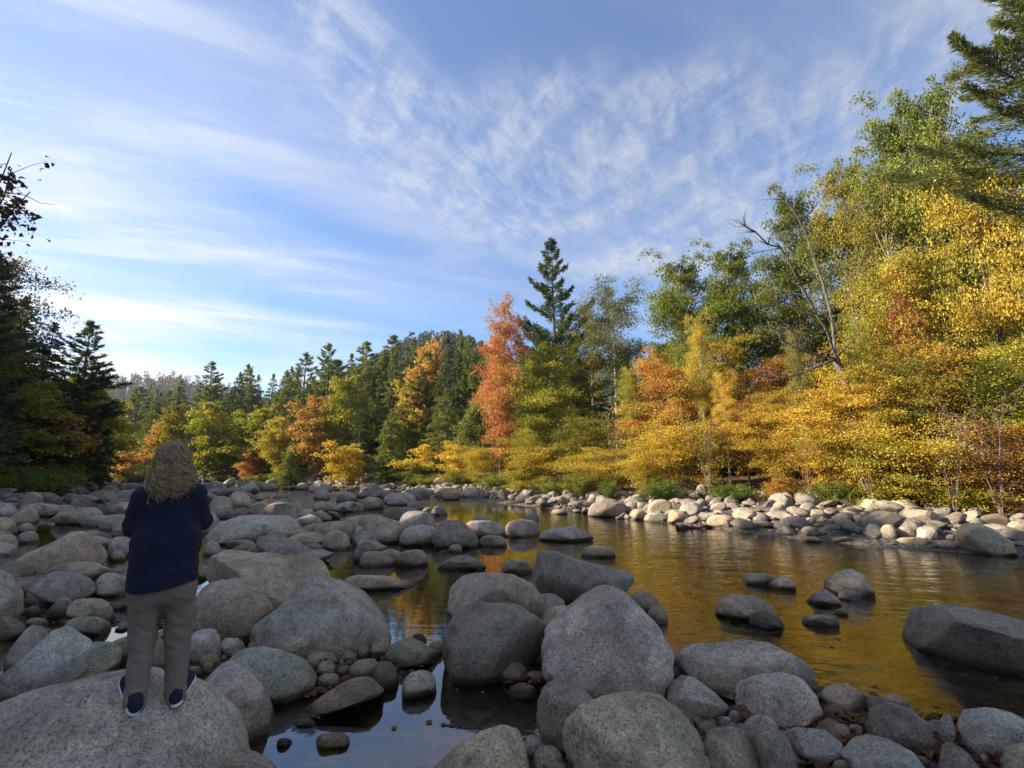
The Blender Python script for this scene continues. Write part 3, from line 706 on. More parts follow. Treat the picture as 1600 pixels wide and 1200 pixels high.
for lab, tn, fc, pts in PO:
    o = make_rock(lab, pts, tn, facets=fc, sub=6 if pts is PO[0][3] else None, amp=0.03 if pts is PO[0][3] else 0.045)
    STAND = STAND or o
for lab, tn, x0, x1, yt, yb, pk, fc in OV:
    make_rock(lab, oval(x0, x1, yt, yb, pk, 2.1 + (x0 % 5) * .16), tn, facets=fc)

# ------------------------------------------------------------------ stones that nothing tells apart
PROTO = []
for k in range(14):
    rng = np.random.default_rng(500 + k)
    per = []
    for s in (4, 3, 2):
        r2 = np.random.default_rng(900 + k)
        U, T = ico(s)
        X = U * (1 + 0.30 * vnoise(U, 0.9, k * 3.3)[:, None] + 0.09 * vnoise(U, 2.4, k * 5.1)[:, None])
        for _ in range(6 + k % 5):
            nv = r2.normal(size=3)
            nv /= np.linalg.norm(nv)
            q = X @ nv
            lim = q.max() * r2.uniform(.50, .84)
            X = X + np.where(q > lim, (0.09 - 1) * (q - lim), 0)[:, None] * nv
        per.append((X * np.array((1, .78, .58)), T))
    PROTO.append(per)
PROTO_ME = [mesh_np('stone', p[0][0], p[0][1], M_ROCK) for p in PROTO]


def in_poly(px, py, poly):
    n, r = len(poly), False
    j = n - 1
    for i in range(n):
        xi, yi = poly[i]
        xj, yj = poly[j]
        if (yi > py) != (yj > py) and px < (xj - xi) * (py - yi) / (yj - yi) + xi:
            r = not r
        j = i
    return r


def to_px(P):
    c, s = math.cos(PITCH), math.sin(PITCH)
    x, y, z = P[0], P[1], P[2] - CAMZ
    fw = c * y + s * z
    return (W2 + F * x / fw, H2 - F * (c * z - s * y) / fw, fw) if fw > 0.1 else (-9999, -9999, fw)


WATER = [  # open water on the plan, as lines of sight meet it: no filler stones here
 [(380, 1250), (405, 1165), (440, 1128), (520, 1118), (610, 1092), (625, 1050), (690, 1042), (693, 1000), (610, 960), (600, 925), (530, 922), (500, 888), (520, 862), (600, 888), (690, 895), (700, 940), (690, 1060), (840, 1080), (835, 1160), (690, 1190), (640, 1250)],
 [(640, 785), (720, 776), (800, 783), (930, 806), (1100, 824), (1260, 838), (1500, 862), (1700, 868), (1750, 1130), (1500, 1105), (1370, 1085), (1280, 1062), (1260, 1020), (1060, 1005), (1040, 940), (990, 890), (860, 860), (760, 880), (640, 900), (660, 856), (780, 842), (930, 812), (700, 806)],
 [(-20, 925), (-20, 890), (50, 838), (112, 828), (10, 890)], [(-30, 1055), (-30, 995), (40, 980), (95, 985), (60, 1010)],
 [(405, 764), (480, 766), (640, 788), (600, 806), (480, 806), (410, 776)], [(840, 1000), (1060, 940), (1060, 1000)], [(150, 762), (200, 762), (200, 766), (150, 766)],
]
CENT = np.array([(p.x, p.y, r) for _o, p, r in ROCKS])
rng = np.random.default_rng(42)
cand = []
def try_stone(x, y, s, lit=False, pad=0.75):
    g = gz(x, y)
    if -0.02 > g + s * 0.5:
        return
    px, py, fw = to_px((x, y, max(g, 0)))
    if not (-1300 < px < 2600) or fw < 1.0:
        return
    d = np.hypot(CENT[:, 0] - x, CENT[:, 1] - y)
    if (d < CENT[:, 2] * pad + s * 0.4).any():
        return
    for w in WATER:
        if in_poly(px, py, w):
            return
    cand.append((s * F / fw * (1 if -60 < px < 1660 and py < 1260 else .01), x, y, g, s))
# left bar
for _ in range(6400):
    y = 2.2 + 46 * rng.random() ** 1.5
    x = rng.uniform(-1.08, 1.0) * y if rng.random() < .8 else rng.uniform(-2.4, -1.0) * y
    s = (0.045 + 0.42 * rng.random() ** 2.6) * (0.55 + min(y, 40) * 0.036)
    if sd_poly(np.array([x]), np.array([y]), LEFT, 1)[0] > 1.5 or sd_poly(np.array([x]), np.array([y]), BANK, -1)[0] > -0.6:
        continue
    if y > 7 and x > 0.32 * y:
        continue
    try_stone(x, y, s)
for _ in range(5200):
    y = 2.2 + 9 * rng.random() ** 1.3
    x = rng.uniform(-1.08, 0.9) * y if rng.random() < .8 else rng.uniform(-2.6, -1.0) * y
    if y > 5.5 and x > 0.3 * y:
        continue
    try_stone(x, y, 0.022 + 0.11 * rng.random() ** 2.0, pad=0.62)
for _ in range(5000):
    y = 2.2 + 3.8 * rng.random()
    x = rng.uniform(-1.08, 1.05) * y
    if y > 3.4 and x > 0.45 * y:
        continue
    try_stone(x, y, 0.014 + 0.035 * rng.random(), pad=0.55)
# the cobble bank across the river
seg = np.hypot(*np.diff(BANK, axis=0).T)
for _ in range(9000):
    k = rng.choice(len(seg), p=(lambda w: w / w.sum())(np.minimum(seg, 40) * np.array([.5, 1.2, 1.5, 1.5, 1.5, 1.5, 1.5, 1.4, 1.4, 1.3, 1.2, 1.0, .7, .15, .0])))
    t = rng.random()
    p = BANK[k] * (1 - t) + BANK[k + 1] * t
    dv = BANK[k + 1] - BANK[k]
    nv = np.array((dv[1], -dv[0])) / np.hypot(*dv)
    dd = rng.uniform(-0.5, 4.6)
    x, y = p + nv * dd
    s = (0.05 + 0.24 * rng.random() ** 2.6) * (1.0 + 0.012 * y)
    try_stone(x, y, s, pad=0.6)
cand.sort(reverse=True)
# keep what does not sit inside a bigger one
kept = []
grid = {}
for c in cand:
    _, x, y, g, s = c
    gx, gy = int(x // 1.0), int(y // 1.0)
    ok = True
    for i in (-1, 0, 1):
        for j in (-1, 0, 1):
            for (x2, y2, s2) in grid.get((gx + i, gy + j), ()):
                if math.hypot(x - x2, y - y2) < 0.62 * (s + s2):
                    ok = False
    if ok:
        grid.setdefault((gx, gy), []).append((x, y, s))
        kept.append(c)
    if len(kept) > 6000:
        break
N_SINGLE = 292 - len(ROCKS)
tints = 'ggwwbdltrn'
loose = Geo()
ADJ = {'g': 'plain grey', 'w': 'brownish', 'b': 'bluish grey', 'd': 'dark grey', 'l': 'pale', 't': 'tan', 'r': 'reddish brown', 'n': 'greenish grey'}
def stone_matrix(r, x, y, g, s):
    rot = Matrix.Rotation(r.uniform(0, 6.28), 3, 'Z') @ Matrix.Rotation(r.normal() * .25, 3, 'X') @ Matrix.Rotation(r.normal() * .25, 3, 'Y')
    return rot, Vector((x, y, max(g, -0.04) + 0.22 * s))
for i, (pxs, x, y, g, s) in enumerate(kept):
    r = np.random.default_rng(i + 3000)
    k = r.integers(len(PROTO))
    rot, loc = stone_matrix(r, x, y, g, s)
    sc = s * r.uniform(.72, 1.3, 3) * np.array((1.08, 1.08, r.uniform(.6, 1.2)))
    far = x > 0.25 * y or y > 26
    if i < N_SINGLE:
        o = obj('stone', PROTO_ME[k], loc=loc)
        o.rotation_euler = rot.to_euler()
        o.scale = sc
        tk = 'ggwdwgbdr'[r.integers(9)] if far else tints[r.integers(len(tints))]
        t = np.array(TINT[tk]) * WARM * (.62 if far else .92) * r.uniform(.8, 1.2)  # far bank tints darkened: shade put into the stone colour
        o.color = (*t, 1)
        if far:
            px = to_px(loc)[0]
            tag(o, ADJ[tk] + ' cobble on the far bank ' + ('across the riffle' if px < 800 else 'below the great pine' if px < 980 else 'below the green tussocks' if px < 1200 else 'below the gold beech' if px < 1420 else 'at the right edge'), 'stone', 'cobbles of the far bank')
        else:
            px, py, _f = to_px(loc)
            tag(o, ADJ[tk] + ' loose stone ' + ('upstream on the left bar beyond the person' if py < 860 and px < 480 else 'left of the person among the boulders' if px < 230 else 'right of the person among the boulders' if px < 620 else 'among the mid river boulders' if py < 900 else 'by the tall egg boulder' if px < 1060 else 'on the near right shore'), 'stone', 'loose stones of the near bar')
    else:
        X, T = PROTO[k][1 if pxs > 9 else 2]
        loose.add((X * sc) @ np.array(rot).T + np.array(loc), T=T)
me = loose.mesh('cobbles', M_ROCK)
o = tag(obj('cobbles', me), 'small cobbles filling the gaps between the boulders and the far bank', 'cobbles', kind='stuff')
o.color = (.32, .28, .23, 1)
# drowned stones on the bed of the near pools and the channel
sunk = Geo()
for i in range(1500):
    y = 2.3 + 14 * rng.random() ** 1.6
    x = rng.uniform(-0.6, 1.05) * y
    g = gz(x, y)
    if g > -0.12:
        continue
    s = 0.05 + 0.14 * rng.random()
    if g + s * .75 > -0.03:
        s = (-0.03 - g) / .75
    rot, _ = stone_matrix(rng, x, y, g, s)
    X, T = PROTO[i % 14][2]
    sunk.add((X * s) @ np.array(rot).T + np.array((x, y, g + .1 * s)), T=T)
o = tag(obj('river_stones', sunk.mesh('river_stones', M_ROCK)), 'brown drowned stones on the bed under the water', 'stones', kind='stuff')
o.color = (.25, .17, .09, 1)

# ------------------------------------------------------------------ trees
def leaf_quads(rng, P, size, up=0.75, aspect=0.62, fold=0.16):
    """one folded leaf blade per point"""
    n = len(P)
    nrm = rng.normal(size=(n, 3)) * (1 - up)
    nrm[:, 2] += up
    nrm /= np.linalg.norm(nrm, axis=1, keepdims=True)
    a = rng.normal(size=(n, 3))
    a -= (a * nrm).sum(1, keepdims=True) * nrm
    a /= np.linalg.norm(a, axis=1, keepdims=True) + 1e-9
    b = np.cross(nrm, a)
    s = (size * rng.uniform(.5, 1.45, n))[:, None]
    V = np.stack([P, P + a * s * .45 + b * s * aspect * .5 + nrm * s * fold, P + a * s, P + a * s * .45 - b * s * aspect * .5 + nrm * s * fold], 1)
    return V.reshape(-1, 3), np.arange(4 * n).reshape(-1, 4)


def blades(rng, P, D, length, width, sag=0.0):
    """narrow needle sprays or grass-like leaves at P pointing along D"""
    n = len(P)
    D = D / (np.linalg.norm(D, axis=1, keepdims=True) + 1e-9)
    side = np.cross(D, rng.normal(size=(n, 3)))
    side /= np.linalg.norm(side, axis=1, keepdims=True) + 1e-9
    L = (length * rng.uniform(.6, 1.3, n))[:, None]
    w = (width * rng.uniform(.7, 1.3, n))[:, None]
    tip = P + D * L
    tip[:, 2] -= sag * L[:, 0]
    V = np.stack([P, P + D * L * .5 + side * w * .5, tip, P + D * L * .5 - side * w * .5], 1)
    return V.reshape(-1, 3), np.arange(4 * n).reshape(-1, 4)


def unit(v):
    return v / (np.linalg.norm(v, axis=-1, keepdims=True) + 1e-9)


class Proto:
    def __init__(self, name, wood, leaves, H, R, wood_mat=None, leaf_mat=None, leaf_name='crown', wood_name='trunk'):
        self.name, self.H, self.R, self.leaf_name, self.wood_name = name, H, R, leaf_name, wood_name
        self.wood = wood.mesh(wood_name, wood_mat or M_BARK) if wood else None
        V, Q, tone, rng = leaves
        self.leaf = mesh_np(leaf_name, V, Q, leaf_mat or M_LEAF, False, {'tone': np.clip(tone, 0, 1), 'jit': rng.random(len(Q))})


def deciduous(seed, H, R_, cb, nleaf, ls, flat=0.30, nb=40, peak=0.45, rise=0.5, stems=1, up=0.6, gap=0.0, trunk_r=0.013, twig=True, plate=1.0):
    rng = np.random.default_rng(seed)
    G = Geo()
    spr, sprd, sprt = [], [], []
    for st in range(stems):
        lean = np.array([0, 0]) if stems == 1 else rng.normal(size=2) * 0.16 * H
        tz = np.linspace(0, 0.97 * H * (1 if st == 0 else rng.uniform(.7, 1)), 11)
        q = tz / H
        wob = np.stack([np.sin(q * 4 + seed + st) * .016 * H * q, np.cos(q * 3.1 + seed * 2 + st) * .016 * H * q], -1)
        tp = np.stack([wob[:, 0] + lean[0] * q ** 1.1, wob[:, 1] + lean[1] * q ** 1.1, tz], -1)
        tp[0, 2] = -0.4
        tr = trunk_r * H / math.sqrt(stems) * (1 - q) ** 0.8 + 0.012
        tr[0] *= 1.25
        G.tube(tp, tr, 8)
        for i in range(nb // stems):
            t = cb + (0.985 - cb) * ((i + rng.random()) / (nb // stems)) ** 0.9
            tt = (t - cb) / (1 - cb)
            if rng.random() < gap:
                continue
            pr = (tt / peak) ** 0.55 if tt < peak else ((1 - tt) / (1 - peak)) ** 0.62
            L = R_ * max(pr, .12) * rng.uniform(.62, 1.18)
            az = i * 2.399 + rng.normal() * .45 + st
            el = rise * (0.25 + 1.2 * tt) + rng.normal() * .16
            base = np.array([np.interp(t * H, tp[:, 2], tp[:, k]) for k in range(2)] + [min(t * H, tp[-1, 2])])
            s = np.linspace(0, 1, 6)
            hd = np.array([math.cos(az), math.sin(az)])
            bend = rng.normal() * .25
            pts = np.stack([base[0] + hd[0] * L * s - hd[1] * L * bend * s ** 2 * .4, base[1] + hd[1] * L * s + hd[0] * L * bend * s ** 2 * .4, base[2] + L * (math.tan(min(el, 1.15)) * s - .22 * s ** 2)], -1)
            br = 0.32 * np.interp(t * H, tp[:, 2], tr) * (1 - .85 * s) + 0.006
            G.tube(pts, br, 5)
            m = 5 + int(4 * L / R_)
            btone = rng.normal() * .22
            for j in range(m):
                sj = 0.28 + 0.74 * (j + rng.random()) / m
                P = np.array([np.interp(sj, s, pts[:, k]) for k in range(3)])
                lat = rng.normal(size=3) * np.array((1, 1, .4)) * L * .30 * (1.15 - .6 * sj)
                Q_ = P + lat
                if twig and L > .8:
                    G.tube(np.stack([P, (P + Q_) / 2 + rng.normal(size=3) * .03 * L, Q_]), [.011, .008, .004], 3)
                spr.append(Q_)
                sprd.append((0.09 + .10 * rng.random()) * L * (1.1 - .35 * sj) * plate + .10)
                sprt.append(btone + rng.normal() * .22 + .3 * (sj - .5))
    spr, sprd, sprt = np.array(spr), np.array(sprd), np.array(sprt)
    w = sprd ** 2
    cnt = rng.multinomial(nleaf, w / w.sum())
    idx = np.repeat(np.arange(len(spr)), cnt)
    off = rng.normal(size=(nleaf, 3)) * sprd[idx][:, None] * np.array((1, 1, flat))
    P = spr[idx] + off
    P[:, 2] -= 0.22 * np.hypot(off[:, 0], off[:, 1])
    P[:, 2] = np.maximum(P[:, 2], 0.03)
    V, Q = leaf_quads(rng, P, ls, up)
    tone = 0.42 + sprt[idx] + rng.normal(size=nleaf) * .13 + .30 * vnoise(P, 1.6 / max(R_, 1), seed) + .16 * vnoise(P, 5.0 / max(R_, 1), seed + 4)
    return G, (V, Q, tone, rng)


def conifer(seed, H, R_, nq, nl, nw, kind='spruce', whorl=0.42, cb=0.06):
    rng = np.random.default_rng(seed)
    G = Geo()
    q = np.linspace(0, 1, 10)
    tp = np.stack([np.sin(q * 3 + seed) * .008 * H * q, np.cos(q * 2.3 + seed) * .008 * H * q, q * H], -1)
    tp[0, 2] = -0.4
    G.tube(tp, 0.013 * H * (1 - q) ** .9 + .012, 7)
    nwh = int(H * (1 - cb) / whorl)
    P_, D_, T_ = [], [], []
    segs = []
    for i in range(nwh):
        t = cb + (1 - cb) * (i + .5) / nwh
        if kind == 'pine':
            prof = 1.35 * (1 - t) ** .78 * (0.62 + .38 * rng.random()) * (1.0 if t > .4 else .75 + .25 * t / .4) + .02
        elif kind == 'hemlock':
            prof = (1 - t) ** .8 * (0.78 + .3 * rng.random()) + .02
        else:
            prof = (1 - t) ** .95 * (0.75 + .3 * rng.random()) + .015
        nb = 5 if kind != 'pine' else 5 + rng.integers(2)
        a0 = rng.uniform(0, 6.28)
        for b in range(nb):
            L = R_ * prof * (rng.uniform(.62, 1.2) if kind == 'pine' else rng.uniform(.6, 1.2))
            if rng.random() < (.07 if kind == 'pine' else .05):
                continue
            if L < .08:
                continue
            az = a0 + b * 6.283 / nb + rng.normal() * .35
            tj = t + rng.normal() * whorl / H * .28
            dr = rng.normal() * .10
            hd = np.array([math.cos(az), math.sin(az), 0])
            s = np.linspace(0, 1, 6)
            if kind == 'pine':
                zc = L * (.10 * s + .34 * s ** 2 + .35 * max(t - .55, 0) * s)
            elif kind == 'hemlock':
                zc = L * (.16 * s - .42 * s ** 2)
            else:
                zc = L * (-.22 * s + .12 * s ** 3 + .5 * max(t - .8, 0) * s)
            pts = np.array([0, 0, min(tj, .985) * H]) + hd * (L * s)[:, None]
            pts[:, 2] += zc + dr * L * s
            pts[:, :2] += [np.interp(t * H, tp[:, 2], tp[:, 0]), np.interp(t * H, tp[:, 2], tp[:, 1])]
            G.tube(pts, (.010 + .011 * L) * (1 - .85 * s) + .003, 4)
            segs.append((pts, L, hd, s, rng.normal() * .2, t))
    tot = sum(x[1] ** 1.25 for x in segs)
    for pts, L, hd, s, bt, t in segs:
        n = max(6, int(nq * L ** 1.25 / tot))
        u = rng.random(n) ** (.75 if kind != 'pine' else .55) * .97 + .03
        base = np.stack([np.interp(u, s, pts[:, k]) for k in range(3)], -1)
        side = np.array([-hd[1], hd[0], 0])
        wid = (.30 if kind != 'pine' else .17) * L * np.sin(np.clip(u * 1.15 + .12, 0, 1) * math.pi) ** .7 + .03
        la = rng.normal(size=n) * wid * .62
        base = base + side * la[:, None]
        base[:, 2] += rng.normal(size=n) * (.035 * L + .03) - (.18 * np.abs(la) if kind == 'hemlock' else -.12 * np.abs(la) if kind == 'pine' else 0.0)
        d = hd * .9 + side * np.sign(la)[:, None] * rng.uniform(.2, 1.0, n)[:, None] + rng.normal(size=(n, 3)) * .35
        d[:, 2] += .45 if kind == 'pine' else -.12
        P_.append(base)
        D_.append(d)
        T_.append(.42 + bt + .25 * (u - .5) + rng.normal(size=n) * .18)
    # leader
    n = max(12, nq // 90)
    P_.append(np.stack([np.zeros(n), np.zeros(n), H * rng.uniform(.94, 1.0, n)], -1) + tp[-1] * np.array((1, 1, 0)))
    d = rng.normal(size=(n, 3))
    d[:, 2] = np.abs(d[:, 2]) + .6
    D_.append(d)
    T_.append(np.full(n, .5))
    P, D, T = np.concatenate(P_), np.concatenate(D_), np.concatenate(T_)
    V, Q = blades(rng, P, D, nl, nw, .08)
    return G, (V, Q, T, rng)


def shrub(seed, H, R_, n, l, w, arch=0.5, stems=26, leafy=True):
    rng = np.random.default_rng(seed)
    G = Geo()
    P_, D_ = [], []
    for i in range(stems):
        az = rng.uniform(0, 6.28)
        rr = R_ * math.sqrt(rng.random())
        h = H * rng.uniform(.6, 1.05) * (1 - .35 * (rr / R_) ** 2)
        hd = np.array([math.cos(az), math.sin(az), 0])
        s = np.linspace(0, 1, 6)
        pts = hd * (rr * (.25 + .75 * s ** 1.4))[:, None]
        pts[:, 2] = h * (s - .18 * arch * s ** 3) - .08 * (s == 0)
        G.tube(pts, .010 * (1 - s) + .003, 3)
        k = n // stems
        u = .12 + .88 * rng.random(k) ** .8
        b = np.stack([np.interp(u, s, pts[:, j]) for j in range(3)], -1) + rng.normal(size=(k, 3)) * .06 * R_
        P_.append(b)
        d = hd * .6 + rng.normal(size=(k, 3)) * .7
        d[:, 2] += .55
        D_.append(d)
    P, D = np.concatenate(P_), np.concatenate(D_)
    P[:, 2] = np.maximum(P[:, 2], .02)
    V, Q = blades(rng, P, D, l, w, .15)
    return G, (V, Q, .45 + .3 * vnoise(P, 2.0, seed) + rng.normal(size=len(Q)) * .15, rng)


M_TWIG = bark_mat('twig_bark', (.09, .075, .06), (.26, .22, .18))
PT = {
 # broad maples and oaks, fine leaved for the near bank
 'maple0': Proto('maple_tree', *deciduous(1, 10, 3.3, .20, 30000, .125, .34, 46, .5, .6, up=.35), 10, 3.3),
 'maple1': Proto('maple_tree', *deciduous(2, 10, 2.9, .10, 28000, .125, .34, 48, .48, .5, up=.35), 10, 2.9),
 'tall0': Proto('oak_tree', *deciduous(3, 12, 2.7, .28, 32000, .12, .42, 40, .5, .8, gap=.12, up=.35), 12, 2.7),
 'tall1': Proto('birch_tree', *deciduous(4, 12, 2.2, .36, 17000, .115, .45, 36, .5, .95, gap=.18, up=.3), 12, 2.2, M_PALE),
 'beech0': Proto('beech_tree', *deciduous(5, 6.5, 3.2, .05, 17000, .125, .34, 36, .5, .5, up=.36, gap=.12, plate=1.1), 6.5, 3.2),
 'beech1': Proto('beech_tree', *deciduous(6, 6.5, 3.0, .04, 16000, .125, .32, 39, .54, .48, stems=3, up=.36, gap=.12, plate=1.1), 6.5, 3.0),
 'sapling': Proto('maple_sapling', *deciduous(7, 3.6, 1.7, .03, 6000, .13, .25, 30, .4, .45, stems=3, up=.5), 3.6, 1.7),
 'thin': Proto('shrub', *deciduous(8, 4.0, 1.5, .12, 1500, .10, .4, 40, .6, .9, stems=6, up=.4, trunk_r=.011), 4.0, 1.5, M_TWIG, leaf_name='foliage', wood_name='stems'),
 # the same kinds as they read farther off
 'far0': Proto('maple_tree', *deciduous(11, 9, 2.9, .10, 8500, .27, .38, 38, .5, .6, up=.35, twig=False), 9, 2.9),
 'far1': Proto('birch_tree', *deciduous(12, 9, 2.4, .08, 7500, .26, .36, 36, .5, .7, up=.35, twig=False), 9, 2.4, M_PALE),
 'far2': Proto('maple_tree', *deciduous(13, 6, 2.5, .03, 6000, .25, .3, 30, .45, .5, stems=2, up=.4, twig=False), 6, 2.5),
 'pine0': Proto('pine_tree', *conifer(21, 18, 3.9, 36000, .32, .075, 'pine', .66, .12), 18, 3.9, leaf_mat=M_NEEDLE),
 'pine1': Proto('pine_tree', *conifer(22, 16, 3.2, 15000, .36, .10, 'pine', .70, .08), 16, 3.2, leaf_mat=M_NEEDLE),
 'spruce0': Proto('spruce_tree', *conifer(23, 12, 2.5, 9500, .27, .10, 'spruce', .40, .03), 12, 2.5, leaf_mat=M_NEEDLE),
 'hemlock0': Proto('hemlock_tree', *conifer(24, 12, 3.0, 11000, .25, .10, 'hemlock', .42, .02), 12, 3.0, leaf_mat=M_NEEDLE),
 'hemlock1': Proto('hemlock_tree', *conifer(25, 9, 2.8, 9500, .24, .10, 'hemlock', .36, .01), 9, 2.8, leaf_mat=M_NEEDLE),
 'nearpine': Proto('pine_tree', *conifer(26, 19, 4.2, 60000, .16, .032, 'pine', .50, .48), 19, 4.2, leaf_mat=M_NEEDLE),
 'willow0': Proto('shrub', *shrub(31, 1.4, .9, 4200, .13, .022), 1.4, .9, leaf_name='foliage', wood_name='stems'),
 'willow1': Proto('shrub', *shrub(32, 1.0, 1.1, 4200, .12, .026, .8, 34), 1.0, 1.1, leaf_name='foliage', wood_name='stems'),
 'bush0': Proto('shrub', *deciduous(33, 1.5, 1.1, .03, 5000, .085, .35, 26, .35, .5, stems=4, up=.55, twig=False), 1.5, 1.1, leaf_name='foliage', wood_name='stems'),
}
LC = {  # leaf colours: (main, second)
 'green': ((.125, .165, .028), (.27, .28, .042)), 'lime': ((.24, .27, .032), (.50, .43, .045)), 'yellow': ((.66, .47, .060), (.34, .32, .045)), 'gold': ((.68, .45, .060), (.46, .36, .050)),
 'orange': ((.58, .27, .075), (.48, .36, .065)), 'red': ((.54, .19, .080), (.50, .30, .075)), 'crimson': ((.50, .13, .10), (.56, .30, .07)), 'olive': ((.17, .18, .026), (.36, .29, .038)),
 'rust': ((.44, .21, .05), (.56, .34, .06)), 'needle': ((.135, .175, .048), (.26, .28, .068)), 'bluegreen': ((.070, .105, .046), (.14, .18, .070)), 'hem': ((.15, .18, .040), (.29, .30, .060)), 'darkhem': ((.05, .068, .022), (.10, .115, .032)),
 'willow': ((.19, .23, .045), (.34, .33, .06)), 'moss': ((.10, .16, .025), (.22, .26, .04)), 'brown': ((.22, .13, .05), (.32, .20, .06)), 'greygreen': ((.14, .16, .06), (.26, .26, .10)), 'mix': ((.16, .20, .028), (.60, .34, .04)), 'pinelit': ((.10, .125, .035), (.22, .23, .07)),
}
N_TREE = [0]


def plant(proto, X, Y, H, halfw, col, label, cat='tree', group=None, rot=None, name=None, sink=0.0):
    p = PT[proto]
    N_TREE[0] += 1
    r = np.random.default_rng(N_TREE[0] * 31)
    e = bpy.data.objects.new(name or p.name, None)
    COL.objects.link(e)
    e.empty_display_size = .3
    e.location = (X, Y, gz(X, Y) - sink)
    e.rotation_euler = (r.normal() * .02, r.normal() * .02, r.uniform(0, 6.28) if rot is None else rot)
    e.scale = (halfw / p.R, halfw / p.R, H / p.H)
    tag(e, label, cat, group)
    ca, cb = LC[col]
    v = r.uniform(.88, 1.12)
    for me, nm in ((p.wood, p.wood_name), (p.leaf, p.leaf_name)):
        o = obj(nm, me, e)
        if me is p.leaf:
            o.color = (ca[0] * v, ca[1] * v, ca[2] * v, 1)
            o['color_b'] = [cb[0] * v, cb[1] * v, cb[2] * v, 1.0]
    return e


def top_z(ytop, Y):
    """height at which something at depth Y reaches picture height ytop"""
    v = (H2 - ytop) / F
    c, s = math.cos(PITCH), math.sin(PITCH)
    return CAMZ + Y * (s + c * v) / (c - s * v)


def tree(proto, x, Y, ytop, hw, col, label, group=None, cat='tree', name=None):
    """x, ytop and hw are read off the photograph, Y is the depth on the ground"""
    ym = 0.5 * (ytop + 735)
    d = ray(x, ym)
    X = d.x / d.y * Y
    H = top_z(ytop, Y) - gz(X, Y)
    if proto in ('pine0', 'pine1'):
        hw *= 1.45
    elif proto[:6] in ('hemloc', 'spruce'):
        hw *= 1.15
    return plant(proto, X, Y, H, hw * Y / F, col, label, cat, group, name=name)


